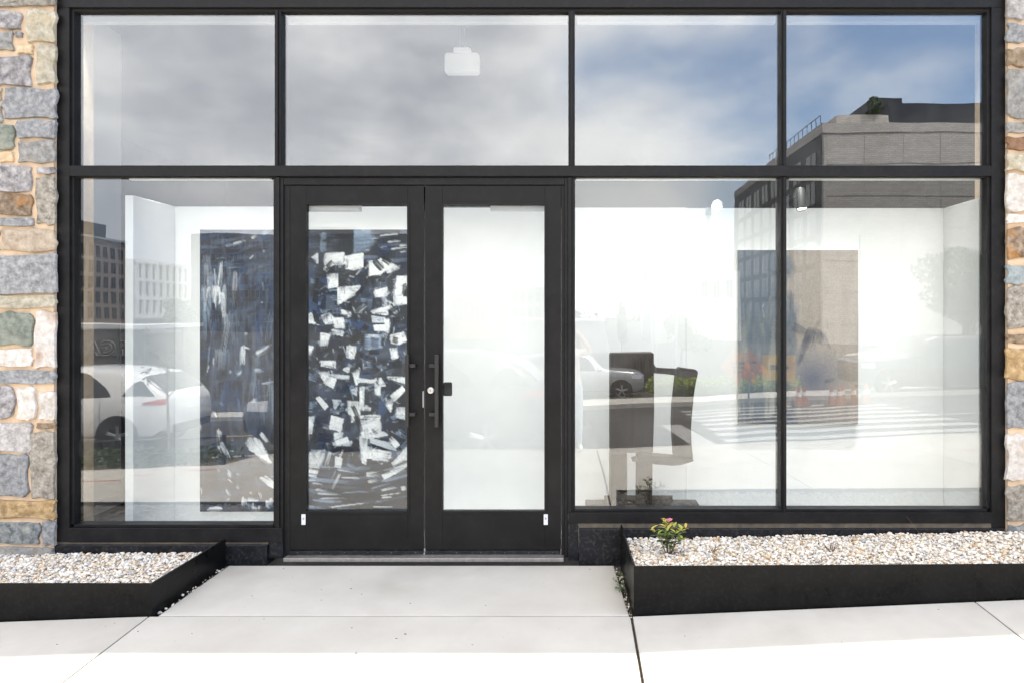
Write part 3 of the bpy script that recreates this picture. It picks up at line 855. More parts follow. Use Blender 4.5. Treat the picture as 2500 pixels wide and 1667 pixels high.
# spotlights clipped on top of the display wall
def spot(px, py, y, label, m, tilt, ln_=0.11):
    t = thing('spotlight', label, 'lamp', (FX(px, y), y, FZ(py, y)), 0, 'spotlights above the right painting')
    ax = Vector((tilt[0], tilt[1], -1)).normalized()
    q = ax.to_track_quat('-Z', 'Y').to_matrix().to_4x4()
    head = MB().lathe([(0.0, ln_), (0.03, ln_), (0.037, ln_ - 0.01), (0.039, 0.0), (0.036, 0.0), (0.035, 0.012), (0.0, 0.012)], (0, 0, 0), 'z', 20).build('housing', m, t, True)
    lens = MB().lathe([(0.0, 0.0105), (0.0345, 0.0105), (0.0345, 0.0095), (0.0, 0.0095)], (0, 0, 0), 'z', 20).build('lens', 'spot_lens', t)
    head.matrix_local = q; lens.matrix_local = q
    mid = (-ax) * ln_ * 0.7
    MB().tube([mid, (mid.x, WY - y - 0.01, mid.z + 0.01)], 0.006, 6).build('arm', m, t, True)
    MB().box(mid.x - 0.02, mid.x + 0.02, WY - y - 0.012, WY - y - 0.0005, mid.z - 0.03, min(mid.z + 0.03, WZ - FZ(py, y) - 0.01)).build('bracket', m, t)
    ld = bpy.data.lights.new('spot', 'SPOT'); ld.energy = 5; ld.spot_size = R(75); ld.spot_blend = 0.7; ld.color = (1, 0.9, 0.75); ld.shadow_soft_size = 0.03
    lo = bpy.data.objects.new('spot_or_fill_light', ld); COL.objects.link(lo); lo.parent = t
    lo.matrix_local = Matrix.Translation(ax * 0.012) @ q
spot(1750, 506, 0.30, 'white spotlight with lit lens above the right painting, nearer the doors', 'closer', (-0.35, -0.85), 0.045)
spot(1958, 512, 0.36, 'black cylinder spotlight with lit lens beside the window mullion', 'lamp_black', (0.05, -0.22), 0.16)
# dark sculpture standing on a low plinth behind the glass
SY = 0.30
sc = thing('sculpture', 'dark abstract wooden sculpture with slotted block and bent limb', 'sculpture', (0, SY, 0))
def P(l): return [(FX(a, SY), FZ(b, SY)) for a, b in l]
def poly(name, l, y0, y1, m='sculpt', bev=0.006):
    mb = MB().prism(P(l), y0, y1)
    o = mb.build(name, m, sc)
    bm = bmesh.new(); bm.from_mesh(o.data)
    bmesh.ops.bevel(bm, geom=[e for e in bm.edges], offset=bev, segments=2, affect='EDGES', clamp_overlap=True)
    bm.to_mesh(o.data); bm.free(); o.data.shade_smooth(); o.data.set_sharp_from_angle(angle=R(50))
    return o
poly('block', [(1489, 862), (1594, 860), (1595, 1000), (1592, 1101), (1489, 1101)], -0.06, 0.12)
poly('leg', [(1489, 1101.5), (1529.5, 1101.5), (1529.5, 1225), (1489, 1225)], -0.06, 0.12)
poly('leg', [(1555.5, 1101.5), (1591.5, 1101.5), (1590, 1225), (1555, 1225)], -0.06, 0.12)
poly('foot_bar', [(1530, 1216), (1555, 1217), (1555, 1226), (1530, 1226)], -0.05, 0.10, bev=0.003)
poly('neck', [(1594.5, 886), (1602, 897), (1625, 899), (1655, 900), (1652, 916), (1625, 912), (1595.5, 910)], -0.02, 0.06, bev=0.004)
poly('limb', [(1656, 896), (1668, 898), (1700, 902), (1702, 908), (1697, 930), (1692, 960), (1688, 1000), (1685, 1040), (1686, 1080), (1690, 1116), (1645, 1113), (1642, 1070), (1640, 1030), (1642, 985), (1647, 940), (1650, 916)], -0.045, 0.075)
poly('foot', [(1541, 1121), (1556, 1117), (1594, 1109), (1645, 1113.5), (1690, 1116.5), (1691, 1121), (1660, 1131), (1640, 1132), (1600, 1129), (1555, 1123)], -0.05, 0.08, bev=0.003)
bs = MB()
zb = FZ(1226, SY)
bs.add([(FX(1478, SY), -0.14, zb - 0.05), (FX(1604, SY), -0.14, zb - 0.05), (FX(1652, SY), 0.2, zb - 0.05), (FX(1478, SY), 0.2, zb - 0.05),
        (FX(1478, SY), -0.14, zb), (FX(1604, SY), -0.14, zb), (FX(1652, SY), 0.2, zb), (FX(1478, SY), 0.2, zb)],
       [(0, 3, 2, 1), (4, 5, 6, 7), (0, 1, 5, 4), (1, 2, 6, 5), (2, 3, 7, 6), (3, 0, 4, 7)])
bs.build('base', 'sculpt', sc)
pl = tag(MB().box(FX(1430, SY), FX(1716, SY), SY - 0.16, SY + 0.28, 0.0, zb - 0.052, 0.004).build('plinth', 'plinth'), 'low dark plinth under the abstract sculpture', 'plinth')

# ================================================================== PAINTINGS (colour laid on a fine grid, stroke by stroke)
class Canvas:
    def __init__(s, x0, y0, x1, y1, step, seed):
        s.x0, s.y0, s.x1, s.y1 = x0, y0, x1, y1
        s.nx = int((x1 - x0) / step) + 1; s.ny = int((y1 - y0) / step) + 1
        s.X, s.Y = np.meshgrid(np.linspace(x0, x1, s.nx), np.linspace(y0, y1, s.ny))
        s.C = np.zeros((s.ny, s.nx, 3)); s.g = np.random.default_rng(seed)
        s.H = np.zeros((s.ny, s.nx))
    def noise(s, fx, fy, oct=3):
        out = np.zeros((s.ny, s.nx)); amp = 1.0; tot = 0
        for o in range(oct):
            gx = max(2, int((s.x1 - s.x0) * fx) + 2); gy = max(2, int((s.y1 - s.y0) * fy) + 2)
            gr = s.g.random((gy, gx))
            u = (s.X - s.x0) / (s.x1 - s.x0) * (gx - 1.001); v = (s.Y - s.y0) / (s.y1 - s.y0) * (gy - 1.001)
            i = u.astype(int); j = v.astype(int); a = u - i; b = v - j
            a = a * a * (3 - 2 * a); b = b * b * (3 - 2 * b)
            out += amp * ((gr[j, i] * (1 - a) + gr[j, i + 1] * a) * (1 - b) + (gr[j + 1, i] * (1 - a) + gr[j + 1, i + 1] * a) * b)
            tot += amp; amp *= 0.55; fx *= 2.1; fy *= 2.1
        return out / tot
    def put(s, a, c):
        a = np.clip(a, 0, 1)[..., None]
        s.C = s.C * (1 - a) + np.array(c)[None, None] * a
    def stroke(s, cx, cy, ln, wd, ang, c, dry=0.3, op=1.0, taper=0.75):
        ca, sa = math.cos(ang), math.sin(ang)
        m = max(ln, wd) * 0.75 + 6
        i0 = max(0, int((cx - m - s.x0) / (s.x1 - s.x0) * (s.nx - 1))); i1 = min(s.nx, int((cx + m - s.x0) / (s.x1 - s.x0) * (s.nx - 1)) + 2)
        j0 = max(0, int((cy - m - s.y0) / (s.y1 - s.y0) * (s.ny - 1))); j1 = min(s.ny, int((cy + m - s.y0) / (s.y1 - s.y0) * (s.ny - 1)) + 2)
        if i1 <= i0 or j1 <= j0: return
        dx = s.X[j0:j1, i0:i1] - cx; dy = s.Y[j0:j1, i0:i1] - cy
        t = (dx * ca + dy * sa) / (ln / 2); q = (-dx * sa + dy * ca) / (wd / 2)
        q = q / np.sqrt(np.clip(1.0 - taper * np.abs(t) ** 2.5, 0.06, 1)) + 0.12 * np.sin(t * 2.1 + cx)
        nb = max(4, int(wd / 1.6))
        br = s.g.random(nb + 2); be = s.g.random(nb + 2)
        k = np.clip((q + 1) / 2 * nb, 0, nb); ki = k.astype(int); kf = k - ki
        bri = br[ki] * (1 - kf) + br[np.minimum(ki + 1, nb + 1)] * kf
        bei = be[ki] * (1 - kf) + be[np.minimum(ki + 1, nb + 1)] * kf
        end = 1.0 - 0.30 * bei * (0.25 + dry)
        a = np.clip((end - np.abs(t)) * ln / 5, 0, 1) * np.clip((1 - np.abs(q)) * wd / 2.5, 0, 1)
        tt = (t + 1) / 2
        a = a * np.clip(1.15 - dry * (0.3 + 1.3 * tt) * bri * 1.5 - dry * 0.25 * s.g.random(t.shape), 0, 1) * op
        sub = s.C[j0:j1, i0:i1]; al = a[..., None]
        shade = (0.92 + 0.16 * bri)[..., None]
        s.C[j0:j1, i0:i1] = sub * (1 - al) + np.array(c)[None, None] * shade * al
        s.H[j0:j1, i0:i1] = np.maximum(s.H[j0:j1, i0:i1] * (1 - a), a * (0.4 + 0.6 * bri))
    def poly(s, pts, c, edge=1.6, rough=2.2, tex=0.06, grow=2.0):
        n = len(pts); sd = np.full(s.X.shape, 1e9); ins = np.zeros(s.X.shape, bool)
        for i in range(n):
            x1, y1 = pts[i]; x2, y2 = pts[(i + 1) % n]
            ex, ey = x2 - x1, y2 - y1
            tt = np.clip(((s.X - x1) * ex + (s.Y - y1) * ey) / (ex * ex + ey * ey + 1e-9), 0, 1)
            sd = np.minimum(sd, np.hypot(s.X - x1 - tt * ex, s.Y - y1 - tt * ey))
            cond = ((y1 > s.Y) != (y2 > s.Y))
            xi = (ex) * (s.Y - y1) / (ey if abs(ey) > 1e-9 else 1e-9) + x1
            ins ^= cond & (s.X < xi)
        d = np.where(ins, sd, -sd) + (s.n_fine - 0.5) * 2 * rough + grow
        a = np.clip(d / edge + 0.5, 0, 1) * (1 - tex * s.g.random(s.X.shape))
        # bristle direction along the longest side; the brush runs dry towards one end
        k = max(range(n), key=lambda i: math.hypot(pts[(i + 1) % n][0] - pts[i][0], pts[(i + 1) % n][1] - pts[i][1]))
        ex, ey = pts[(k + 1) % n][0] - pts[k][0], pts[(k + 1) % n][1] - pts[k][1]; L_ = math.hypot(ex, ey) + 1e-6
        if s.g.random() < 0.5: ex, ey = -ex, -ey
        cx = sum(p[0] for p in pts) / n; cy = sum(p[1] for p in pts) / n
        t_ = ((s.X - cx) * ex + (s.Y - cy) * ey) / L_ / (L_ / 2); q_ = (-(s.X - cx) * ey + (s.Y - cy) * ex) / L_
        bri = s.g.random(128); qq = np.clip(q_ / 1.7 + 64, 0, 126.9); qi = qq.astype(int); qf = qq - qi
        br = bri[qi] * (1 - qf) + bri[qi + 1] * qf
        dry = s.g.uniform(0.0, 0.7)
        a = a * np.clip(1.0 - dry * np.clip(t_ + 0.1, 0, 1) * br * 1.7, 0, 1)
        col = np.array(c)[None, None] * (0.86 + 0.18 * br[..., None])
        al = np.clip(a, 0, 1)[..., None]
        s.C = s.C * (1 - al) + col * al; s.H = np.maximum(s.H * (1 - a), a * 0.6)
    def mesh(s, name, w, h, depth):
        nx, ny = s.nx, s.ny
        xs = np.linspace(-w / 2, w / 2, nx); zs = np.linspace(h, 0, ny)
        gx, gz = np.meshgrid(xs, zs)
        v = np.stack([gx, -depth - 0.0012 * s.H, gz], -1).reshape(-1, 3)
        idx = np.arange(nx * ny).reshape(ny, nx)
        f = np.stack([idx[:-1, :-1], idx[1:, :-1], idx[1:, 1:], idx[:-1, 1:]], -1).reshape(-1, 4)
        me = bpy.data.meshes.new(name)
        me.from_pydata(v.tolist(), [], f.tolist())
        at = me.color_attributes.new('col', 'FLOAT_COLOR', 'POINT')
        c = np.ones((nx * ny, 4), np.float32); c[:, :3] = np.clip(s.C, 0.004, 0.9).reshape(-1, 3)
        at.data.foreach_set('color', c.ravel())
        me.materials.append(MATS['paint'])
        return me
cW = (0.86, 0.87, 0.87); cG = (0.62, 0.66, 0.70); cK = (0.008, 0.008, 0.009); cC = (0.022, 0.024, 0.030); cN = (0.010, 0.018, 0.042)
cB = (0.035, 0.065, 0.15); cL = (0.27, 0.35, 0.46); cS = (0.075, 0.095, 0.14)
cv = Canvas(488, 561, 997, 1248, 2.0, 5)
cv.n_fine = cv.noise(0.25, 0.25, 3)
n_a = cv.noise(0.02, 0.03, 4); n_b = cv.noise(0.05, 0.012, 4); n_c = cv.noise(0.012, 0.08, 4)
base = np.array(cC)[None, None] * (0.75 + 0.5 * n_a[..., None])
cv.C = base + 0 * cv.C
cv.put(np.clip((n_b - 0.45) * 3, 0, 0.9), cN)
cv.put(np.clip((n_c - 0.55) * 2.2, 0, 0.6) * (cv.X < 700), cB)
cv.put(np.clip((cv.noise(0.015, 0.02, 3) - 0.5) * 2.5, 0, 0.55), cS)
g = cv.g
# --- left half: dark blue washes, pale vertical streaks, slanting flecks
for k in range(130):
    x = g.uniform(490, 705); y = g.uniform(565, 800)
    cv.stroke(x, y, g.uniform(25, 80), g.uniform(5, 16), g.uniform(-0.45, 0.05), [cN, cC, cB, cS, cC][g.integers(5)], 0.55, g.uniform(0.35, 0.8))
for k in range(150):
    x = g.uniform(490, 705); y = g.uniform(680, 1130)
    cv.stroke(x, y, g.uniform(30, 120), g.uniform(5, 18), 1.57 + g.uniform(-0.18, 0.22), [cN, cC, cB, cN, cS, cK][g.integers(6)], 0.6, g.uniform(0.35, 0.8))
for k in range(26):
    cv.stroke(g.uniform(495, 550), g.uniform(680, 800), g.uniform(30, 95), g.uniform(4, 13), 1.5 + g.uniform(-0.15, 0.2), [cL, cS, cW, cL][g.integers(4)], 0.8, g.uniform(0.3, 0.8))
for (x, y, l, w, a, o) in ((528, 720, 55, 24, 1.57, .95), (508, 725, 60, 10, 1.7, .8), (545, 745, 70, 12, 1.52, .75), (520, 690, 40, 30, 1.4, .4), (502, 800, 70, 8, 1.6, .5), (510, 870, 60, 6, 1.65, .6),
                           (585, 592, 36, 7, -0.2, .9), (570, 598, 50, 8, -0.15, .6), (623, 578, 24, 9, -0.45, .8), (650, 567, 26, 12, -0.6, .7), (645, 612, 10, 5, -0.9, .8), (614, 628, 20, 4, -0.75, .8), (545, 630, 40, 5, -0.1, .5),
                           (575, 653, 45, 5, -0.1, .6), (555, 640, 20, 3, -0.2, .6), (636, 652, 16, 3, 0, .6), (642, 700, 30, 5, 1.5, .6), (640, 738, 6, 5, 0, .9)):
    cv.stroke(x, y, l, w, a, cW if o > 0.7 else cL, 0.75, o)
for k in range(22):
    cv.stroke(g.uniform(540, 690), g.uniform(780, 1000), g.uniform(20, 70), g.uniform(3, 10), 1.57 + g.uniform(-0.3, 0.3), [cL, cS, cB][g.integers(3)], 0.85, g.uniform(0.25, 0.6))
for (x, y, l, w, a) in ((592, 870, 60, 14, 1.62), (605, 852, 30, 10, 0.3), (640, 858, 70, 16, -0.45), (655, 845, 40, 10, -0.4), (632, 905, 26, 12, 0.4), (586, 908, 24, 10, -0.9), (562, 908, 10, 8, 1.0), (508, 900, 26, 6, 1.75),
                        (622, 978, 22, 14, 0.1), (655, 935, 45, 9, -0.15), (520, 885, 40, 6, 1.7), (600, 817, 10, 8, -0.5), (525, 1010, 20, 8, 1.1), (541, 985, 10, 8, 0), (533, 1062, 36, 16, 1.5), (543, 1096, 42, 20, 1.15),
                        (556, 1110, 34, 8, 1.25), (569, 1073, 12, 3, 0), (567, 1100, 16, 3, -0.15), (561, 1155, 26, 12, 1.2), (562, 1172, 22, 6, 0.7), (582, 1155, 12, 8, 0.3), (582, 1187, 12, 10, 0), (558, 1202, 28, 10, 1.05),
                        (558, 1217, 12, 7, -0.2), (492, 1200, 26, 5, 1.4), (533, 1148, 18, 4, 1.15), (613, 1203, 14, 8, 0.7), (616, 1218, 34, 10, 0.0), (636, 1210, 22, 6, 1.3), (488, 1040, 22, 8, 1.6)):
    for k in range(4):
        cv.stroke(x + g.uniform(-w, w) * .35, y + g.uniform(-w, w) * .35, l * g.uniform(.55, 1.1), max(2.5, w * g.uniform(.35, .7)), a + g.uniform(-.12, .12), [cW, cG, cL][g.integers(3)], 0.95, 0.75, 0.4)
cv.poly([(602, 1082), (608, 1068), (628, 1070), (640, 1085), (661, 1128), (640, 1115), (612, 1098)], cW, 2, 3)
cv.stroke(640, 1112, 60, 16, 0.85, cW, 0.7, 0.8)
cv.stroke(645, 1067, 34, 11, 0.85, cW, 0.5, 0.9)
cv.poly([(636, 1165), (650, 1163), (668, 1175), (690, 1190), (690, 1202), (655, 1183)], cW, 2, 3)
for k in range(26):
    cv.stroke(g.uniform(590, 700), g.uniform(1222, 1246), g.uniform(10, 26), g.uniform(4, 9), 1.5 + g.uniform(-0.2, 0.2), [cW, cL, cW][g.integers(3)], 0.7, 0.8)
cv.poly([(506, 1243), (518, 1238), (536, 1237), (543, 1241), (535, 1245), (508, 1246)], cW, 1.5, 2)
cv.stroke(590, 1244, 210, 7, 0, cN, 0.3, 0.8)
for k in range(70):
    cv.stroke(g.uniform(492, 705), g.uniform(570, 1230), g.uniform(20, 90), g.uniform(4, 12), (1.57 if g.random() < .7 else -0.2) + g.uniform(-.2, .2), (0.13, 0.155, 0.215), 1.0, g.uniform(.2, .55), 0.3)
for k in range(46):
    cv.stroke(g.uniform(492, 575), g.uniform(660, 900), g.uniform(30, 110), g.uniform(8, 24), 1.57 + g.uniform(-.12, .16), [cL, (0.30, 0.36, 0.45), cW, cS][g.integers(4)], 1.0, g.uniform(.12, .34), 0.5)
for k in range(40):
    cv.stroke(g.uniform(560, 700), g.uniform(740, 1040), g.uniform(30, 120), g.uniform(8, 22), 1.57 + g.uniform(-.2, .2), [cL, (0.16, 0.20, 0.28), cS][g.integers(3)], 1.0, g.uniform(.15, .38), 0.5)
# --- right half: tumbling blocks.  coordinates read in three enlargements of the photo
def z3(p): return (735 + p[0] / 6.272, 550 + p[1] / 6.272)
def z4(p): return (735 + p[0] / 6.272, 780 + p[1] / 6.272)
def z5(p): return (735 + p[0] / 6.272, 1010 + p[1] / 6.272)
for k in range(130):
    x = g.uniform(700, 995); y = g.uniform(640, 1130)
    cv.stroke(x, y, g.uniform(16, 60), g.uniform(7, 22), g.uniform(-1.6, 1.6), [cK, cN, cC, cB, cK, cN, cS][g.integers(7)], 0.5, g.uniform(0.5, 0.95))
for k in range(60):
    x = g.uniform(690, 995); y = g.uniform(563, 640)
    cv.stroke(x, y, g.uniform(25, 70), g.uniform(5, 15), g.uniform(-0.15, 0.15), [cS, (0.12, 0.15, 0.22), cB, (0.16, 0.19, 0.26), cC][g.integers(5)], 0.6, g.uniform(0.4, 0.9))
for (x, y, l, w) in ((950, 574, 50, 5), (962, 590, 40, 6), (985, 600, 24, 6), (940, 604, 30, 4), (975, 607, 44, 7), (912, 583, 30, 4), (985, 615, 20, 5), (900, 611, 20, 3)):
    cv.stroke(x, y, l, w, -0.08, cW, 0.85, 0.8)
cv.poly([z3(p) for p in ((795, 65), (1060, 62), (1090, 250), (1000, 370), (800, 410))], cL, 14, 8); cv.stroke(885, 595, 60, 40, 0.0, cS, 0.7, 0.6)
cv.stroke(790, 590, 20, 50, 0.1, cL, 0.8, 0.7)
cv.poly([z3(p) for p in ((395, 85), (792, 65), (792, 415), (400, 430))], cC, 2, 1.5)
for (f_, pts, c) in (
    (z3, ((380, 440), (650, 430), (655, 590), (480, 610), (380, 640), (350, 540)), cW), (z3, ((680, 480), (945, 440), (945, 640), (820, 680), (690, 660)), cW),
    (z3, ((1050, 560), (1200, 540), (1300, 690), (1230, 740), (1050, 770)), cW), (z3, ((1220, 520), (1480, 640), (1330, 730), (1290, 640)), cW),
    (z3, ((410, 760), (555, 750), (560, 935), (420, 960)), cW), (z3, ((565, 965), (900, 935), (830, 1050), (570, 1210)), cW),
    (z3, ((1130, 1010), (1310, 960), (1310, 1080), (1140, 1095)), cW), (z3, ((1480, 790), (1615, 790), (1615, 900), (1540, 1100), (1440, 1080)), cW),
    (z3, ((1430, 1090), (1615, 1110), (1615, 1200), (1420, 1230)), cW), (z3, ((1080, 1320), (1340, 1250), (1320, 1370), (1100, 1340)), cW),
    (z3, ((65, 1400), (150, 1355), (210, 1500), (65, 1480)), cW), (z3, ((320, 1390), (430, 1350), (560, 1490), (380, 1510)), cW), (z3, ((510, 1430), (640, 1430), (655, 1568), (520, 1568)), cW),
    (z3, ((620, 1310), (750, 1330), (760, 1390), (650, 1370)), cW), (z3, ((170, 500), (250, 440), (250, 580)), cG),
    (z3, ((1090, 1400), (1280, 1420), (1270, 1490), (1100, 1480)), cG),
    (z4, ((1120, 95), (1280, 85), (1290, 0), (1340, 0), (1335, 205), (1290, 175), (1130, 160)), cW), (z4, ((480, 165), (640, 190), (630, 240), (490, 220)), cW),
    (z4, ((310, 215), (435, 235), (400, 385), (310, 390)), cW), (z4, ((55, 390), (175, 425), (130, 545), (110, 470), (55, 460)), cW), (z4, ((710, 410), (840, 420), (800, 590), (705, 570)), cW),
    (z4, ((315, 640), (520, 640), (520, 735), (315, 700)), cW), (z4, ((1375, 250), (1560, 200), (1610, 320), (1500, 375), (1380, 350)), cW), (z4, ((1370, 450), (1460, 445), (1475, 580), (1400, 600)), cW),
    (z4, ((990, 240), (1240, 240), (1230, 430), (990, 450)), cL), (z4, ((650, 760), (730, 730), (720, 800)), cW), (z4, ((800, 820), (890, 740), (870, 900), (850, 1000)), cW), (z4, ((280, 810), (430, 800), (350, 930)), cW),
    (z4, ((880, 910), (1150, 930), (1145, 960), (885, 945)), cW), (z4, ((1140, 900), (1220, 900), (1280, 1000), (1215, 1010), (1205, 1150), (1140, 1130)), cW),
    (z4, ((1330, 880), (1600, 890), (1600, 970), (1380, 910)), cW), (z4, ((780, 1070), (845, 1060), (845, 1150), (800, 1120)), cW), (z4, ((450, 850), (730, 860), (725, 900), (530, 890)), cG),
    (z4, ((910, 1050), (960, 1030), (950, 1340), (1060, 1350), (1060, 1380), (910, 1380)), cW), (z4, ((1300, 1210), (1400, 1230), (1370, 1400), (1310, 1320)), cW),
    (z4, ((720, 1250), (890, 1260), (895, 1450), (780, 1560), (730, 1400)), cW), (z4, ((905, 1480), (1200, 1460), (1200, 1510), (910, 1500)), cW), (z4, ((490, 1230), (600, 1240), (520, 1360)), cG),
    (z4, ((1470, 1370), (1600, 1350), (1600, 1500), (1460, 1470)), cW), (z4, ((55, 1500), (190, 1490), (185, 1568), (55, 1568)), cG),
    (z5, ((1470, 0), (1600, 10), (1600, 70), (1470, 40)), cW), (z5, ((920, 110), (1195, 80), (1215, 250), (1320, 320), (1100, 370), (930, 350)), cW), (z5, ((900, 350), (1010, 340), (985, 760), (940, 740)), cW),
    (z5, ((1100, 540), (1380, 590), (1330, 710), (1090, 690)), cW), (z5, ((1400, 760), (1610, 520), (1610, 690), (1420, 790)), cW), (z5, ((140, 590), (360, 555), (220, 960), (60, 930), (60, 830), (150, 650)), cW),
    (z5, ((515, 300), (640, 290), (620, 360), (520, 380)), cW), (z5, ((60, 640), (130, 620), (60, 780)), cG), (z5, ((500, 440), (770, 420), (760, 480), (500, 470)), cG)):
    pp = [f_(p) for p in pts]
    cv.poly(pp, c, 2.0, 1.7)
    for k in range(len(pp)):
        (xa, ya), (xb, yb) = pp[k], pp[(k + 1) % len(pp)]
        ll = math.hypot(xb - xa, yb - ya)
        if ll < 6: continue
        cv.stroke((xa + xb) / 2 + g.uniform(-3, 3), (ya + yb) / 2 + g.uniform(-3, 3), ll * g.uniform(0.8, 1.5), g.uniform(5, 11), math.atan2(yb - ya, xb - xa) + g.uniform(-.12, .12), [cW, cL, cG, cS, cN][g.integers(5)], 1.0, g.uniform(.4, .85), 0.2)
for k in range(120):   # scratchy dabs between the blocks
    y = 650 + 490 * g.random(); x = g.uniform(712, 995)
    if y < 760 and x < 760: continue
    cv.stroke(x, y, g.uniform(14, 46), g.uniform(8, 22), g.choice([0.0, 1.57, -0.6, 0.7, 1.2]) + g.uniform(-.3, .3), [cL, cG, cL, cS, cB, cN, cK, cS][g.integers(8)], 1.0, g.uniform(0.45, 0.9), 0.1)
for k in range(330):   # small brushed blue-white touches
    y = 640 + 500 * g.random(); x = g.uniform(704, 995)
    if y < 780 and x < 765: continue
    cv.stroke(x, y, g.uniform(6, 24), g.uniform(2.5, 8), g.choice([0.0, 1.57, -0.7, 0.8]) + g.uniform(-.35, .35), [cW, cG, cL, cL, cS][g.integers(5)], 1.0, g.uniform(0.35, 0.9), 0.4)
for (f_, x, y, l, w, a, c) in (   # dark overstrokes
    (z3, 440, 600, 170, 80, -0.75, cK), (z3, 170, 550, 150, 90, 0.5, cK), (z3, 312, 530, 120, 150, 0, cC), (z3, 690, 810, 270, 265, 0, cC), (z3, 935, 800, 190, 230, 0, cC),
    (z3, 980, 580, 70, 130, 0, cK), (z3, 1180, 610, 240, 110, 0.95, cC), (z3, 1310, 550, 180, 110, 0.6, cK), (z3, 1130, 790, 170, 60, -0.15, cK), (z3, 1240, 850, 130, 60, 0, cK),
    (z3, 1365, 880, 100, 310, 0, cC), (z3, 900, 1010, 200, 80, -0.75, cK), (z3, 1580, 980, 90, 190, 0.1, cK), (z3, 1120, 1210, 80, 180, 0, cK), (z3, 1410, 1290, 200, 90, -0.55, cK), (z3, 740, 1260, 80, 160, 0.1, cK),
    (z3, 860, 1300, 120, 300, 0.4, cC), (z3, 450, 1190, 170, 250, 0, cS), (z3, 220, 1090, 120, 220, 0, cK), (z3, 215, 1400, 80, 220, -0.1, cK), (z3, 640, 1390, 190, 60, 0, cN), (z3, 1450, 1450, 130, 130, 0, cK),
    (z3, 1200, 1510, 200, 40, 0, cN), (z3, 740, 440, 150, 50, -0.3, cK), (z4, 710, 110, 80, 150, 0, cK), (z4, 990, 120, 110, 90, 0.6, cK), (z4, 850, 280, 250, 110, -0.6, cK), (z4, 940, 330, 60, 220, 0.1, cK),
    (z4, 1130, 340, 160, 170, 0, cS), (z4, 1250, 330, 70, 160, 0.1, cK), (z4, 1445, 310, 115, 110, 0.1, (0.03, 0.022, 0.015)), (z4, 600, 580, 120, 110, 0.3, cK), (z4, 330, 480, 250, 170, 0, cK), (z4, 1120, 500, 200, 80, -0.05, cK), (z4, 1060, 600, 220, 100, 0.3, cK),
    (z4, 1480, 680, 190, 130, -0.3, cK), (z4, 860, 700, 90, 120, 0.3, cK), (z4, 640, 1060, 250, 120, 0, cN), (z4, 1000, 870, 220, 60, 0, cB), (z4, 1010, 1180, 90, 260, 0, cC), (z4, 1400, 1000, 100, 180, 0.1, cN), (z4, 1520, 480, 50, 180, -0.3, cB),
    (z4, 300, 1280, 230, 70, 0.85, cK), (z4, 840, 1430, 300, 80, 1.15, cK), (z4, 1250, 1350, 160, 260, 0, cB), (z5, 320, 110, 240, 220, 0, cN), (z5, 720, 150, 120, 300, 0.1, cN), (z5, 880, 150, 330, 90, 1.2, cK), (z5, 1310, 130, 160, 330, 0.1, cN),
    (z5, 380, 350, 280, 170, 0, cN), (z5, 840, 560, 120, 360, 0, cC), (z5, 1260, 390, 320, 60, 0.1, cC), (z5, 1390, 380, 60, 100, 0.7, cK), (z5, 1420, 860, 440, 90, -0.5, cK), (z5, 1040, 500, 90, 80, 0, cN), (z5, 1530, 110, 110, 60, 0, cK)):
    p = f_((x, y)); cv.stroke(p[0], p[1], l / 6.272 * 0.95, w / 6.272 * 0.9, a, c, 0.3, 0.95, 0.15)
for k in range(170):   # small dark touches break the block edges
    y = 640 + 500 * g.random(); x = g.uniform(704, 995)
    cv.stroke(x, y, g.uniform(8, 26), g.uniform(3, 9), g.choice([0.0, 1.57, -0.7, 0.8]) + g.uniform(-.35, .35), [cK, cN, cC, cB][g.integers(4)], 0.9, g.uniform(0.5, 0.95), 0.3)
for (f_, pts, c) in (   # crisp white slabs laid on last
    (z4, ((400, 865), (530, 910), (490, 1040), (350, 960)), cW), (z4, ((240, 1205), (280, 1180), (405, 1320), (360, 1370)), cW), (z4, ((1375, 1165), (1550, 1025), (1590, 1080), (1425, 1240)), cW),
    (z5, ((470, 30), (645, 80), (600, 265), (440, 210)), cW), (z5, ((55, 105), (150, 100), (180, 160), (155, 290), (55, 280)), cW), (z5, ((535, 410), (700, 360), (720, 415), (555, 465)), cW), (z5, ((1005, 500), (1080, 515), (1075, 670), (1003, 670)), cW),
    (z5, ((1065, 375), (1330, 440), (1450, 550), (1300, 510), (1065, 430)), cG), (z5, ((1345, 400), (1390, 350), (1500, 465), (1450, 510)), cW), (z5, ((1250, 935), (1610, 740), (1610, 820), (1275, 985)), cW), (z5, ((535, 660), (620, 680), (600, 815), (525, 800)), cW),
    (z4, ((1130, 100), (1285, 95), (1280, 170), (1130, 155)), cW)):
    cv.poly([f_(p) for p in pts], c, 1.4, 1.2)
cv.stroke(*z5((560, 220)), 30, 6, 0.3, cG, 0.3, 0.6); cv.stroke(*z4((430, 1000)), 22, 4, 0.3, cG, 0.3, 0.6)
for k in range(240):   # thin dry drags over everything
    y = 640 + 500 * g.random(); x = g.uniform(704, 995)
    if y < 700 and x < 800: continue
    cv.stroke(x, y, g.uniform(10, 34), g.uniform(2, 6), g.choice([0.0, 1.57, 1.4, -0.7]) + g.uniform(-.3, .3), [cS, cL, cN, cB, cW][g.integers(5)], 1.0, g.uniform(0.3, 0.65), 0.5)
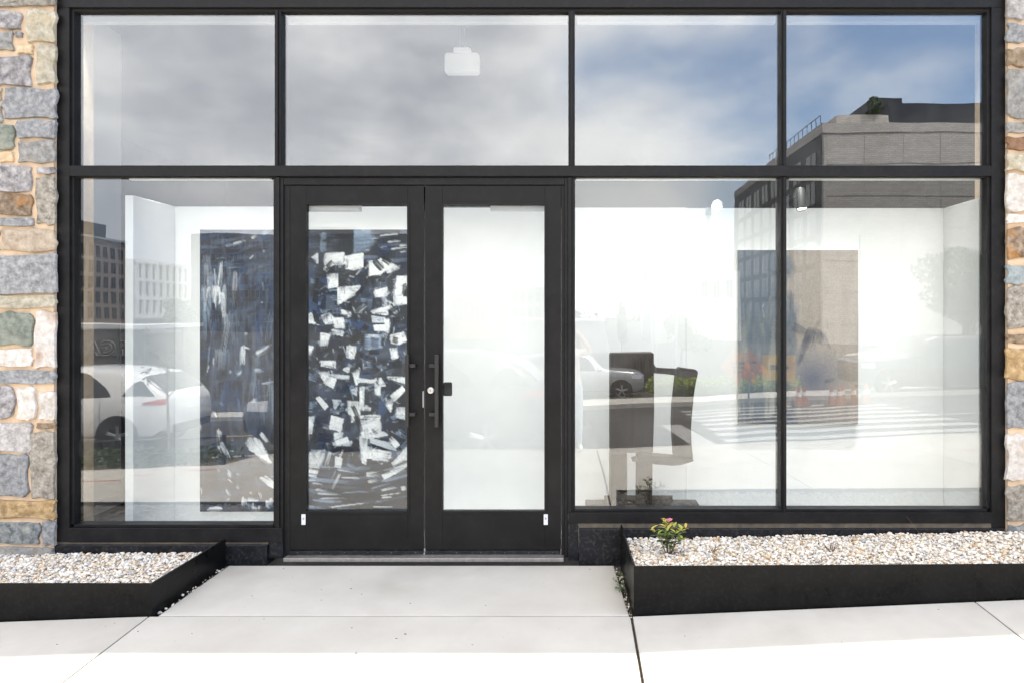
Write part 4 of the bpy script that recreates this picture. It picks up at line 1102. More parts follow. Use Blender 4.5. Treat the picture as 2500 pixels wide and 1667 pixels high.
# sweeping dry strokes at the foot
for k in range(80):
    x = g.uniform(700, 995); y = g.uniform(1135, 1246); sl_ = (x - 850) / 150 * -0.28
    cv.stroke(x, y, g.uniform(40, 110), g.uniform(4, 12), sl_ + g.uniform(-0.06, 0.06), [cC, cS, cK, cC, cL][g.integers(5)], 0.7, g.uniform(0.4, 0.9))
for (x, y, l, w, a) in ((775, 1180, 34, 6, 0.15), (785, 1195, 40, 7, 0.15), (760, 1172, 26, 6, 0.1), (800, 1205, 60, 6, 0.05), (815, 1215, 70, 5, -0.02), (790, 1222, 60, 7, 0.1), (850, 1232, 110, 5, -0.12), (930, 1185, 60, 6, -0.25), (950, 1192, 50, 7, -0.2),
                        (955, 1205, 60, 4, -0.12), (945, 1213, 34, 5, -0.05), (935, 1236, 60, 4, 0), (975, 1245, 44, 4, 0.05), (985, 1190, 16, 12, -0.2), (760, 1235, 46, 5, 0.1), (745, 1238, 18, 4, 0), (820, 1175, 50, 8, 2.0), (812, 1165, 46, 5, 2.0),
                        (850, 1150, 60, 5, 0.15), (855, 1165, 50, 5, 0.05), (865, 1140, 50, 8, 0.4), (910, 1155, 40, 14, -0.1), (915, 1172, 40, 10, -0.2), (800, 1120, 50, 10, 1.9), (830, 1115, 44, 6, 2.0)):
    cv.stroke(x, y, l, w, a, [cW, cL, cW][g.integers(3)], 0.8, 0.85)

def hang(name, label, cvs, y, back):
    x0, x1 = FX(cvs.x0, y), FX(cvs.x1, y); z0, z1 = FZ(cvs.y1, y), FZ(cvs.y0, y)
    t = thing(name, label, 'painting', ((x0 + x1) / 2, WY, z0))
    w, h = x1 - x0, z1 - z0; dpt = WY - y
    bx('stretcher', 'canvas_edge', t, -w / 2 + 0.001, w / 2 - 0.001, -dpt + 0.001, -0.001, 0.001, h - 0.001)
    link('painted_canvas', cvs.mesh('painted_canvas', w, h, dpt), t)
    return t
hang('painting', 'large dark blue abstract painting with white block-like brush strokes', cv, WY - 0.035, 0)

c2 = Canvas(1801, 611, 2095, 1034, 1.6, 11)
c2.n_fine = c2.noise(0.25, 0.25, 3)
u = (c2.X - 1801) / 294; v = (c2.Y - 611) / 423
n1_ = c2.noise(0.02, 0.01, 4); n2_ = c2.noise(0.06, 0.008, 4); n3_ = c2.noise(0.012, 0.02, 3)
taupe = np.array((0.32, 0.275, 0.235)); slate = np.array((0.095, 0.12, 0.148)); palegr = np.array((0.32, 0.32, 0.275))
c2.C = taupe * (0.85 + 0.3 * n2_[..., None]) * np.ones_like(c2.C)
c2.put(np.clip((0.47 - u) * 14 + (n_ := (n1_ - 0.5)) * 3, 0, 1), slate)
c2.put(np.clip((n2_ - 0.42) * 3.0, 0, 0.8) * (u < 0.36) * np.clip(v * 1.6 - 0.3, 0, 1), palegr)
c2.put(np.clip((0.32 - v) * 3, 0, 0.6) * (u < 0.22) * n1_, (0.20, 0.22, 0.23))
c2.put(np.clip((v - 0.72) * 5, 0, 1) * (u < 0.34) * np.clip((n3_ - 0.42) * 5, 0, 0.75), (0.03, 0.04, 0.055))
c2.put(np.clip((v - 0.92) * 9, 0, 0.85) * (u < 0.5), (0.035, 0.045, 0.07))
c2.put(np.clip(1 - np.hypot((u - 0.62) / 0.32, (v - 0.74) / 0.22), 0, 1) * 1.1, (0.095, 0.105, 0.145))
c2.put(np.clip((v - 0.8) * 4, 0, 0.75) * (u > 0.44) * np.clip(1.3 - u, 0, 1), (0.10, 0.105, 0.13))
g = c2.g
dk = (0.010, 0.014, 0.032)
def q2(x, y): return (1790 + x / 3.484, 600 + y / 3.484)
for (x, y, l, w, a, op) in ((570, 720, 130, 70, 0.35, .9), (640, 800, 180, 70, 2.05, .95), (600, 880, 220, 60, 2.0, .9), (735, 790, 120, 60, 1.3, .85), (790, 800, 120, 40, 1.2, .7), (700, 700, 110, 26, 2.1, .55), (680, 820, 100, 30, 1.6, .8), (580, 960, 90, 40, 2.0, .8),
                            (500, 540, 260, 40, 1.57, .75), (520, 640, 120, 26, 1.5, .6), (830, 1150, 80, 30, -0.25, .8), (870, 1060, 130, 16, 1.62, .7), (865, 910, 70, 14, 1.6, .6), (805, 690, 90, 9, 1.62, .85), (940, 1250, 40, 10, -0.7, .7), (635, 1235, 50, 8, 2.0, .7), (715, 1190, 40, 7, 1.4, .7),
                            (720, 1342, 110, 4, 0.05, .8), (615, 430, 150, 6, 0.02, .5), (640, 450, 150, 5, -0.05, .5), (575, 375, 40, 5, -0.2, .4), (650, 500, 80, 5, 1.9, .5), (550, 455, 50, 8, 1.5, .6), (605, 550, 190, 2.5, 1.57, .5), (620, 500, 90, 4, 1.8, .4), (860, 450, 70, 5, 1.57, .5), (880, 410, 60, 4, 0.1, .4),
                            (965, 220, 40, 4, 1.57, .4), (770, 1170, 40, 5, 1.5, .7), (545, 1350, 70, 3, 0.8, .6), (520, 1490, 90, 34, 0.5, .8)):
    p = q2(x, y); big = 1.4 if w > 20 else 1.0
    for k in range(3 if w > 20 else 1):
        c2.stroke(p[0] + g.uniform(-3, 3) * (big - 1) * 2.5, p[1] + g.uniform(-3, 3) * (big - 1) * 2.5, l / 3.484 * big * g.uniform(.8, 1.1), w / 3.484 * big * g.uniform(.5, 1.0), a + g.uniform(-.15, .15) * (big - 1) * 2.5, dk if big == 1 else (0.03, 0.04, 0.07), 0.85, op * (0.9 if big == 1 else 0.5), 0.5)
for (x, y, l, w, a) in ((865, 790, 46, 4, 0.75), (850, 805, 40, 4, -0.4), (880, 800, 30, 4, 1.5)):
    p = q2(x, y); c2.stroke(p[0], p[1], l / 3.484, w / 3.484, a, cK, 0.2, 0.9)
for (x, y, l, w) in ((260, 560, 130, 26), (270, 215, 60, 22), (505, 200, 150, 7), (520, 110, 60, 10), (255, 690, 60, 16)):
    for k in range(5):
        p = q2(x + g.uniform(-8, 8), y + g.uniform(-l / 2.5, l / 2.5)); c2.stroke(p[0], p[1], l / 9, w / 9, 1.57 + g.uniform(-.5, .5), (0.55, 0.58, 0.58), 0.9, 0.7)
for k in range(40):
    p = q2(g.uniform(60, 370), g.uniform(300, 1300)); c2.stroke(p[0], p[1], g.uniform(25, 70), g.uniform(4, 12), 1.57 + g.uniform(-.1, .1), [tuple(palegr), tuple(slate), (0.11, 0.14, 0.17)][g.integers(3)], 0.8, g.uniform(.2, .5))
for (x, y, l, w) in ((540, 900, 240, 24), (540, 1180, 200, 30), (555, 1400, 120, 30)):
    p = q2(x, y); c2.stroke(p[0], p[1], l / 3.484, w / 3.484, 1.8, (0.27, 0.27, 0.25), 0.7, 0.6)
for (x, y) in ((110, 1060), (250, 1040), (190, 1130)):
    for k in range(4):
        p = q2(x + g.uniform(-25, 25), y + g.uniform(-40, 40)); c2.stroke(p[0], p[1], 22, 9, 1.3 + g.uniform(-.6, .6), (0.46, 0.17, 0.08), 0.85, 0.5)
hang('painting', 'smaller slate blue and taupe abstract painting on the right', c2, WY - 0.03, 0)

# ================================================================== PLANTERS
PW = 0.774
def planter(name, label, xf, xb, xout, top, sgn):
    t = thing(name, label, 'planter', (xf, -PW, 0))
    th = 0.010
    def zb(x): return walk_z(x, PW) - 0.05
    lo, hi = min(xf, xout), max(xf, xout)
    n = 9; v = []; xs_ = lin(lo, hi, n)
    tp = lambda x: top + (0.006 * (x - 0.3) if sgn > 0 else 0.0)
    for x in xs_: v += [(x - xf, 0, zb(x)), (x - xf, 0, tp(x)), (x - xf, th, tp(x)), (x - xf, th, zb(x))]
    f = []
    for i in range(n - 1):
        for k in range(4): f.append((i * 4 + k, i * 4 + (k + 1) % 4, (i + 1) * 4 + (k + 1) % 4, (i + 1) * 4 + k))
    f += [(0, 1, 2, 3), tuple((n - 1) * 4 + k for k in (3, 2, 1, 0))]
    MB().add(v, f).build('front_panel', 'planter_steel', t)
    # side panel back to the wall
    d = sgn * th
    yb = PW - 0.021
    v = [(0, th + .0005, zb(xf)), (0, th + .0005, top), (xb - xf, yb, top), (xb - xf, yb, -0.08), (d, th + .0005, zb(xf)), (d, th + .0005, top), (xb - xf + d, yb, top), (xb - xf + d, yb, -0.08)]
    MB().add(v, [(0, 1, 2, 3), (7, 6, 5, 4), (1, 5, 6, 2), (0, 3, 7, 4), (2, 6, 7, 3), (0, 4, 5, 1)]).build('side_panel', 'planter_steel', t)
    return t
pL = planter('planter', 'low black steel planter of white pebbles left of the doors', -2.352, -2.329, -7.5, 0.145, -1)
pR = planter('planter', 'long black steel planter of white pebbles right of the doors', 0.3235, 0.2986, 7.0, 0.240, 1)

ico = bmesh.new(); bmesh.ops.create_icosphere(ico, subdivisions=1, radius=1.0)
ico.verts.index_update()
IV = np.array([v.co[:] for v in ico.verts]); IF = np.array([[v.index for v in f_.verts] for f_ in ico.faces]); ico.free()
ico = bmesh.new(); bmesh.ops.create_icosphere(ico, subdivisions=2, radius=1.0)
ico.verts.index_update()
IV2 = np.array([v.co[:] for v in ico.verts]); IF2 = np.array([[v.index for v in f_.verts] for f_ in ico.faces]); ico.free()
PAL = np.array([(0.86, 0.81, 0.72), (0.84, 0.76, 0.65), (0.76, 0.66, 0.50), (0.68, 0.51, 0.33), (0.66, 0.62, 0.56), (0.86, 0.83, 0.77), (0.60, 0.42, 0.24), (0.48, 0.47, 0.47), (0.66, 0.52, 0.40), (0.34, 0.31, 0.29), (0.52, 0.36, 0.22)])
PP = np.array([0.25, 0.18, 0.14, 0.08, 0.09, 0.13, 0.035, 0.04, 0.035, 0.012, 0.008]); PP = PP / PP.sum()
def gravel(name, label, pts, sizes, seed):
    gg = np.random.default_rng(seed)
    n = len(pts); V, Fc = IV, IF
    k = len(V)
    sc_ = np.stack([sizes * gg.uniform(0.8, 1.35, n), sizes * gg.uniform(0.75, 1.15, n), sizes * gg.uniform(0.5, 0.8, n)], 1)
    lump = 1 + gg.uniform(-0.13, 0.13, (n, k))
    P_ = V[None] * lump[..., None] * sc_[:, None]
    a = gg.uniform(0, 6.283, n); tl = gg.normal(0, 0.35, n)
    ca, sa = np.cos(a)[:, None], np.sin(a)[:, None]; ct, st_ = np.cos(tl)[:, None], np.sin(tl)[:, None]
    x, y, z = P_[..., 0], P_[..., 1], P_[..., 2]
    y, z = y * ct - z * st_, y * st_ + z * ct
    x, y = x * ca - y * sa, x * sa + y * ca
    P_ = np.stack([x, y, z], -1) + pts[:, None]
    faces = (Fc[None] + (np.arange(n) * k)[:, None, None]).reshape(-1, 3)
    me = bpy.data.meshes.new(name)
    nv = n * k; nf = len(faces)
    me.vertices.add(nv); me.vertices.foreach_set('co', P_.reshape(-1).astype(np.float32))
    me.loops.add(nf * 3); me.loops.foreach_set('vertex_index', faces.reshape(-1).astype(np.int32))
    me.polygons.add(nf); me.polygons.foreach_set('loop_start', (np.arange(nf) * 3).astype(np.int32)); me.polygons.foreach_set('loop_total', np.full(nf, 3, np.int32))
    me.update(calc_edges=True)
    c = PAL[gg.choice(len(PAL), n, p=PP)] * gg.uniform(0.80, 1.0, (n, 1))
    cc = np.ones((n, k, 4), np.float32); cc[..., :3] = np.clip(c, 0, 0.88)[:, None]
    at = me.color_attributes.new('col', 'FLOAT_COLOR', 'POINT'); at.data.foreach_set('color', cc.reshape(-1))
    me.materials.append(MATS['pebble']); me.shade_smooth()
    o = link(name, me)
    tag(o, label, kind='stuff')
    return o
def bed(x0, x1, zf, sgn, seed, xin):
    """pebble positions in a bed between wall (w=0.02) and the planter's front panel"""
    gg = np.random.default_rng(seed); pts = []; sz = []
    stp = 0.0168
    for layer in range(2):
        w = 0.022
        while w < PW - 0.022:
            lo = max(x0, xin(w)) if sgn > 0 else x0
            hi = x1 if sgn > 0 else min(x1, xin(w))
            xs_ = np.arange(lo + 0.014, hi - 0.012, stp)
            xs_ = xs_ + gg.uniform(-0.008, 0.008, len(xs_))
            for x in xs_:
                ww = min(max(w + gg.uniform(-0.008, 0.008), 0.035), PW - 0.026)
                s_ = float(np.clip(gg.lognormal(math.log(0.0093), 0.32), 0.005, 0.020))
                zz = zf(x, ww) + (0.004 if layer else -0.008) + gg.uniform(-0.005, 0.005) + 0.010 * (mnoise.noise(Vector((x * 3.1, ww * 3.1, seed))))
                if layer and gg.random() < 0.45: continue
                pts.append((x, -ww, zz)); sz.append(s_)
            w += stp
    return np.array(pts), np.array(sz)
def zl(x, w): return 0.045 + (0.122 - 0.045) * min(1, w / (PW - 0.03)) ** 0.9 - 0.012 * max(0, -3.0 - x)
def zr_(x, w): return (0.135 + 0.022 * max(0, x - 0.3)) * (1 - w / PW) + 0.222 * (w / PW)
p_, s_ = bed(-4.7, -2.33, zl, -1, 3, lambda w: -2.329 - 0.023 * w / PW - 0.012)
gravel('gravel', 'white and tan river pebbles filling the left planter', p_, s_, 31)
p_, s_ = bed(0.3, 3.7, zr_, 1, 4, lambda w: 0.2986 + 0.025 * w / PW + 0.012)
gravel('gravel', 'white and tan river pebbles filling the right planter', p_, s_, 32)
def bed_soil(name, par, x0, x1, zf, dz):
    v = []; f = []; xs_ = lin(x0, x1, 12); ws_ = lin(0.024, PW - 0.014, 6)
    for w in ws_:
        for x in xs_: v.append((x, -w, zf(x, w) + dz))
    for j in range(5):
        for i in range(11): f.append((j * 12 + i, j * 12 + i + 1, (j + 1) * 12 + i + 1, (j + 1) * 12 + i))
    o = MB().add(v, f).build(name, 'soil', par)
    o.matrix_parent_inverse = par.matrix_world.inverted()
    o.location = -Vector(par.location)
    return o
def soil_local(par, x0, x1, zf):
    v = []; f = []; xs_ = lin(x0, x1, 12); ws_ = lin(0.024, PW - 0.014, 6)
    for w in ws_:
        for x in xs_: v.append((x - par.location.x, -w - par.location.y, zf(x, w) - 0.016))
    for j in range(5):
        for i in range(11): f.append((j * 12 + i, j * 12 + i + 1, (j + 1) * 12 + i + 1, (j + 1) * 12 + i))
    MB().add(v, f).build('soil', 'soil', par)
soil_local(pL, -7.45, -2.365, zl)
soil_local(pR, 0.336, 6.95, zr_)
# stray pebbles and dirt in the gaps beside the entry slab
pts = []; sz = []
for i in range(84):
    w = rnd.uniform(0.10, 0.80)
    if i % 2: x = rnd.uniform(0.250 + 0.065 * w, 0.292 + 0.03 * w)
    else: x = rnd.uniform(-2.325 - 0.03 * w, -2.285 - 0.045 * w)
    s_ = rnd.uniform(0.003, 0.008) if i % 9 else rnd.uniform(0.009, 0.013)
    pts.append((x, -w, walk_z(x, w) - 0.016 + s_ * 0.5)); sz.append(s_)
gravel('gravel', 'stray pebbles lying in the soil gaps beside the entry slab', np.array(pts), np.array(sz), 33)

# ------------------------------------------------------------------ plants in the planters
def leaf(mb, base, dirv, ln, wd, cup=0.15, cols=None, c=None):
    d = Vector(dirv).normalized(); side = d.cross(Vector((0, 0, 1)))
    if side.length < 1e-3: side = Vector((1, 0, 0))
    side.normalize(); up = side.cross(d)
    b = Vector(base); v = []
    prof = [(0.0, 0.05), (0.25, 0.75), (0.5, 1.0), (0.78, 0.62), (1.0, 0.02)]
    for t, h in prof:
        p = b + d * ln * t - up * (ln * 0.22 * t * t)
        v += [p - side * wd * h / 2 + up * cup * wd * h, p, p + side * wd * h / 2 + up * cup * wd * h]
    f = []
    for i in range(4):
        for k in range(2): f.append((i * 3 + k, i * 3 + k + 1, i * 3 + k + 4, i * 3 + k + 3))
    mb.add(v, f)
    if cols is not None: cols += [c] * len(v)
def leaf_part(name, mb, cols, par):
    me = mb.mesh(name, 'leaf_mix')
    at = me.color_attributes.new('col', 'FLOAT_COLOR', 'POINT')
    a = np.ones((len(cols), 4), np.float32); a[:, :3] = np.array(cols); at.data.foreach_set('color', a.ravel())
    me.shade_smooth()
    return link(name, me, par)
rp = random.Random(5)
bx_, bw_ = FX(1632, -0.45), 0.45
sh = thing('shrub', 'small yellow-green shrub with a pink flower in the right planter', 'shrub', (bx_, -bw_, zr_(bx_, bw_) - 0.01))
lm_ = MB(); lc_ = []; stem = MB()
for k in range(13):
    a = rp.uniform(0, 6.28); spread = rp.uniform(0.02, 0.115); hgt = rp.uniform(0.09, 0.205)
    tip = Vector((math.cos(a) * spread * 1.15, math.sin(a) * spread * 0.8, hgt))
    if k == 0: tip = Vector((-0.105, 0.0, 0.165))
    if k == 1: tip = Vector((0.105, 0.01, 0.17))
    if k == 2: tip = Vector((0.005, 0.0, 0.205))
    mid = tip * 0.5 + Vector((0, 0, 0.025))
    stem.tube([(0.01 * math.cos(a), 0.01 * math.sin(a), 0), mid, tip], [0.0022, 0.0017, 0.001], 5)
    for j in range(9):
        t = 0.30 + 0.7 * j / 8
        p = (mid * 2 * t * 1.0 if t < 0.5 else mid.lerp(tip, (t - 0.5) * 2))
        aa = j * 2.4 + k
        young = t > 0.82
        c = rp.choice([(0.42, 0.40, 0.05), (0.50, 0.36, 0.07), (0.30, 0.36, 0.05)]) if young else rp.choice([(0.075, 0.14, 0.03), (0.12, 0.20, 0.035), (0.05, 0.09, 0.025), (0.20, 0.26, 0.04)])
        leaf(lm_, p, (math.cos(aa), math.sin(aa), 0.75 if young else 0.25), rp.uniform(0.032, 0.052), rp.uniform(0.017, 0.026), 0.2, lc_, c)
stem.build('stems', 'twig', sh)
leaf_part('leaves', lm_, lc_, sh)
fl = MB()
for k in range(26):
    a = rp.uniform(0, 6.28); r_ = 0.016 * math.sqrt(rp.random())
    fl.ball((0.006 + r_ * math.cos(a), r_ * math.sin(a), 0.222 + 0.008 * rp.random() - 8 * r_ * r_), 0.0045, 6, 4)
fl.build('flower', 'petal', sh, True)
tw = MB()
for k in range(8):
    a = rp.uniform(0, 6.28); l = rp.uniform(0.03, 0.10)
    tw.tube([(0.03 + rp.uniform(-.02, .03), rp.uniform(-.03, .02), 0.0), (0.05 + l * 0.5 * math.cos(a), l * 0.4 * math.sin(a), 0.035), (0.05 + l * math.cos(a), l * 0.8 * math.sin(a), rp.uniform(0.0, 0.07))], [0.0018, 0.0014, 0.0008], 5)
tw.build('dead_twigs', 'twig', sh)
def twig_sprig(px, w, label, n, hgt, seed):
    r = random.Random(seed); x = FX(px, -w)
    t = thing('dead_sprig', label, 'twig', (x, -w, zr_(x, w)), 0, 'dead sprigs in the right planter')
    mb = MB()
    for k in range(n):
        a = r.uniform(0, 6.28); sp = r.uniform(0.01, 0.05)
        b = Vector((r.uniform(-.015, .015), r.uniform(-.01, .01), 0)); tip = b + Vector((sp * math.cos(a), sp * math.sin(a), hgt * r.uniform(.5, 1)))
        m_ = b.lerp(tip, .5) + Vector((r.uniform(-.008, .008), r.uniform(-.008, .008), 0))
        mb.tube([b, m_, tip], [0.0024, 0.002, 0.0012], 5)
    mb.build('twigs', 'twig', t)
twig_sprig(2030, 0.40, 'clump of dead brown twigs amid pebbles in the middle of the right planter', 9, 0.055, 1)
twig_sprig(1740, 0.42, 'few dead stems among pebbles just right of the small shrub', 6, 0.045, 2)
# fallen leaves and a dry stalk
for (px, w, l, lab) in ((2210, 0.02, 0.10, 'thin dry stalk leaning on the kick plate'), ):
    x = FX(px, -w)
    tag(MB().tube([(x, -0.03, 0.30), (x + 0.02, -0.06, 0.27), (x + 0.05, -0.14, zr_(x, 0.14) + 0.012)], 0.0011, 5).build('dry_stalk', 'twig'), lab, 'stalk')
# weed in the gap
wd_ = thing('weed', 'small green weed growing in the gap beside the right planter', 'weed', (0.290, -0.40, walk_z(0.29, 0.40) - 0.015))
lm_ = MB(); lc_ = []; stem = MB()
for k in range(7):
    a = rp.uniform(0, 6.28); tip = Vector((-0.025 + 0.035 * math.cos(a), 0.12 * math.sin(a), rp.uniform(0.02, 0.07)))
    stem.tube([(0, 0.3 * tip.y, 0), tip * 0.5 + Vector((0, 0, 0.01)), tip], [0.0012, 0.001, 0.0007], 4)
    for j in range(9):
        p = tip * (0.35 + 0.65 * j / 8) + Vector((0, 0, 0.006)); aa = rp.uniform(0, 6.28)
        leaf(lm_, p, (math.cos(aa), math.sin(aa), rp.uniform(0, .8)), rp.uniform(0.010, 0.018), rp.uniform(0.007, 0.011), 0.1, lc_, rp.choice([(0.10, 0.17, 0.06), (0.15, 0.22, 0.09), (0.08, 0.13, 0.05)]))
stem.build('stems', 'leaf_dark', wd_)
leaf_part('leaves', lm_, lc_, wd_)

# ================================================================== THE STREET (seen in the glass)
def gz(x, w):
    return road_z(x, w) if w > KERB_W else walk_z(x, w)

# ------------------------------------------------------------------ cars
def make_car(name, label, spec, paint, loc, heading):
    """heading: rotation about z; the car's nose points along its own +x.  y is across, z up, origin on the road under the middle"""
    t = thing(name, label, spec.get('cat', 'car'), loc, heading)
    L, W, H = spec['L'], spec['W'], spec['H']
    top = spec['top']          # (x from rear 0..1, z 0..1 of H) outline of the roof line
    belt = spec['belt']        # (x, z) outline of the shoulder line
    def itp(tab, x):
        for i in range(len(tab) - 1):
            if tab[i][0] <= x <= tab[i + 1][0]:
                a = (x - tab[i][0]) / max(1e-6, tab[i + 1][0] - tab[i][0]); return tab[i][1] + (tab[i + 1][1] - tab[i][1]) * a
        return tab[-1][1] if x > tab[-1][0] else tab[0][1]
    def bot(x): return 0.30 + (0.10 if x < 0.05 or x > 0.95 else 0.0)
    def hw(x):
        e = min(1.0, min(x, 1 - x) / 0.12); return W / 2 * (0.80 + 0.20 * math.sqrt(max(0.0, 1 - (1 - e) ** 2)))
    def section(x):
        zb_, zs, zt = bot(x), itp(belt, x) * H, max(itp(top, x), itp(belt, x)) * H
        h = hw(x); cab = min(1.0, max(0.0, (zt - zs) / (0.28 * H)))
        wr = h * (0.93 - 0.17 * cab)
        return [(0, zb_), (h * 0.86, zb_), (h * 0.96, zb_ + 0.06), (h * 0.995, zb_ + 0.22), (h, (zb_ + zs) / 2 + 0.06), (h * 0.985, zs - 0.08), (h * 0.95, zs),
                (h * 0.95 + (wr - h * 0.95) * 0.5 + 0.012 * cab, zs + (zt - zs) * 0.5), (wr, zs + (zt - zs) * 0.86), (wr * 0.90, zs + (zt - zs) * 0.97), (wr * 0.55, zt), (0, zt + 0.012 * cab)]
    def ys(x, z):
        s_ = section(x)
        for i in range(1, len(s_) - 1):
            if s_[i][1] <= z <= s_[i + 1][1]:
                a = (z - s_[i][1]) / max(1e-6, s_[i + 1][1] - s_[i][1]); return s_[i][0] + (s_[i + 1][0] - s_[i][0]) * a
        return s_[8][0]
    xs_ = sorted(set([0, 0.01, 0.03, 0.06] + lin(0.09, 0.91, 33) + [0.94, 0.97, 0.99, 1.0]))
    v = []; f = []; n = None
    for x in xs_:
        s_ = section(x); ring = [((x - 0.5) * L, y, z) for y, z in s_] + [((x - 0.5) * L, -y, z) for y, z in s_[-2:0:-1]]
        n = len(ring); v += ring
    for i in range(len(xs_) - 1):
        for k in range(n): f.append((i * n + k, i * n + (k + 1) % n, (i + 1) * n + (k + 1) % n, (i + 1) * n + k))
    f.append(tuple(range(n))); f.append(tuple((len(xs_) - 1) * n + k for k in range(n)))
    body = MB().add(v, f).build('body', paint, t, True)
    def patch(nm, m, par, xa, xb, lo, hi, off=0.008, sides=(1, -1), nx=9, nz=4):
        for s in sides:
            v = []; f = []
            for i in range(nx + 1):
                x = xa + (xb - xa) * i / nx; a, b = lo(x), hi(x)
                for k in range(nz + 1):
                    z = a + (b - a) * k / nz; v.append(((x - 0.5) * L, s * (ys(x, z) + off), z))
            for i in range(nx):
                for k in range(nz): f.append((i * (nz + 1) + k, i * (nz + 1) + k + 1, (i + 1) * (nz + 1) + k + 1, (i + 1) * (nz + 1) + k))
            MB().add(v, f).build(nm, m, par, 'all')
    def roof(x): return max(itp(top, x), itp(belt, x)) * H
    def bl(x): return itp(belt, x) * H
    for (xa, xb, ta, tb) in spec['windows']:     # side glass: taper at each end
        def hi(x, xa=xa, xb=xb, ta=ta, tb=tb):
            q = (x - xa) / (xb - xa); e = min(1.0, (q / ta) ** 0.6 if ta else 1.0, ((1 - q) / tb) ** 0.6 if tb else 1.0)
            lo_ = bl(x) + 0.02; h_ = bl(x) + (roof(x) - bl(x)) * 0.86
            return lo_ + max(0.02, (h_ - lo_) * e)
        patch('window', 'car_glass', t, xa, xb, lambda x: bl(x) + 0.02, hi)
    for (xa, xb, nm) in spec['screens']:         # windscreen / rear screen over the top
        v = []; f = []; nx, ny = 6, 8
        for i in range(nx + 1):
            x = xa + (xb - xa) * i / nx; s_ = section(x); w_ = s_[9][0] * 0.97
            for k in range(ny + 1):
                y = -w_ + 2 * w_ * k / ny
                z = s_[11][1] - (s_[11][1] - s_[9][1]) * (abs(y) / max(.01, w_)) ** 2.4 + 0.010
                v.append(((x - 0.5) * L, y, z))
        for i in range(nx):
            for k in range(ny): f.append((i * (ny + 1) + k, i * (ny + 1) + k + 1, (i + 1) * (ny + 1) + k + 1, (i + 1) * (ny + 1) + k))
        MB().add(v, f).build(nm, 'car_glass', t, 'all')
    r = spec['r']
    for xw in spec['wheels']:
        for s in (1, -1):
            y = hw(xw) * 0.985
            a_ = MB(); ring = [((xw - 0.5) * L + 1.16 * r * math.cos(q), s * (ys(xw, 0.6) + 0.006), max(bot(xw) - .02, r + 1.16 * r * math.sin(q))) for q in lin(0, 2 * math.pi, 29)[:-1]]
            a_.add(ring, [tuple(range(28))]); a_.build('wheel_arch', 'arch_black', body)
            tw_ = 0.22; c = ((xw - 0.5) * L, s * (y + 0.012 - tw_ / 2), r)
            wh = MB().lathe([(r * 0.62, -tw_ / 2), (r * 0.93, -tw_ / 2), (r, -tw_ / 2 + 0.03), (r, tw_ / 2 - 0.03), (r * 0.93, tw_ / 2), (r * 0.68, tw_ / 2), (r * 0.66, tw_ / 2 - 0.03), (0.0, tw_ / 2 - 0.05)], c, 'y', 28).build('wheel', 'tyre', t, True)
            sp = MB(); yo = s * (y + 0.010)
            for k in range(spec.get('spokes', 5)):
                for dd in (-0.10, 0.10):
                    q = 2 * math.pi * k / spec.get('spokes', 5) + 0.3
                    sp.tube([(c[0] + 0.10 * r * math.cos(q + dd * 3), yo, r + 0.10 * r * math.sin(q + dd * 3)), (c[0] + 0.64 * r * math.cos(q + dd), yo, r + 0.64 * r * math.sin(q + dd))], [0.022, 0.013], 6)
            sp.lathe([(0.0, -0.01), (0.05, -0.01), (0.045, 0.012), (0.0, 0.012)], (c[0], yo, r), 'y', 14)
            ring = [(c[0] + 0.655 * r * math.cos(q), yo - s * .01, r + 0.655 * r * math.sin(q)) for q in lin(0, 2 * math.pi, 33)]
            sp.tube(ring, 0.012, 6, False)
            sp.build('rim', 'rim', wh, True)
    # lamps, bumpers, sills, handles, mirrors
    zl_ = spec.get('lamp_z', 0.56) * H
    patch('headlight', 'lamp_lens', t, 0.90, 0.975, lambda x: zl_ - 0.10, lambda x: zl_ + 0.03 + 0.4 * (0.975 - x), 0.010, nx=4)
    patch('tail_light', 'red_lens', t, 0.012, 0.10, lambda x: zl_ + 0.10 - 0.2 * (0.1 - x), lambda x: zl_ + 0.20 - 0.9 * max(0, x - 0.03), 0.010, nx=4)
    patch('sill', 'arch_black', body, 0.24, 0.76, lambda x: 0.315, lambda x: 0.40, 0.004, nx=4, nz=1)
    for xh in spec.get('handles', (0.36, 0.56)):
        for s in (1, -1):
            zz = bl(xh) - 0.11
            MB().box((xh - 0.5) * L - 0.11, (xh - 0.5) * L + 0.11, s * ys(xh, zz) - 0.002, s * (ys(xh, zz) + 0.035), zz - 0.016, zz + 0.016, 0.006).build('door_handle', paint, body)
    for s in (1, -1):
        xm = spec.get('mirror', 0.66)
        MB().ball(((xm - 0.5) * L, s * (hw(xm) + 0.07), bl(xm) + 0.08), (0.09, 0.10, 0.07)).build('mirror', paint, t, True)
    for q in spec.get('seams', (0.27, 0.47, 0.66)):
        patch('door_seam', 'arch_black', body, q, q + 0.0022, lambda x: 0.42, lambda x: bl(x) - 0.005, 0.003, nx=1, nz=8)
    x_f, x_r = 0.5 * L, -0.5 * L
    MB().box(x_f - 0.05, x_f + 0.03, -W * 0.33, W * 0.33, 0.42, 0.62 * H - 0.2, 0.02).build('grille', 'arch_black', t)
    MB().box(x_r - 0.02, x_r + 0.05, -W * 0.36, W * 0.36, 0.40, 0.56, 0.02).build('rear_bumper', 'arch_black', t)
    MB().box(x_r - 0.012, x_r + 0.04, -0.17, 0.17, 0.72, 0.84, 0.004).build('number_plate', 'sign_white', t)
    return t
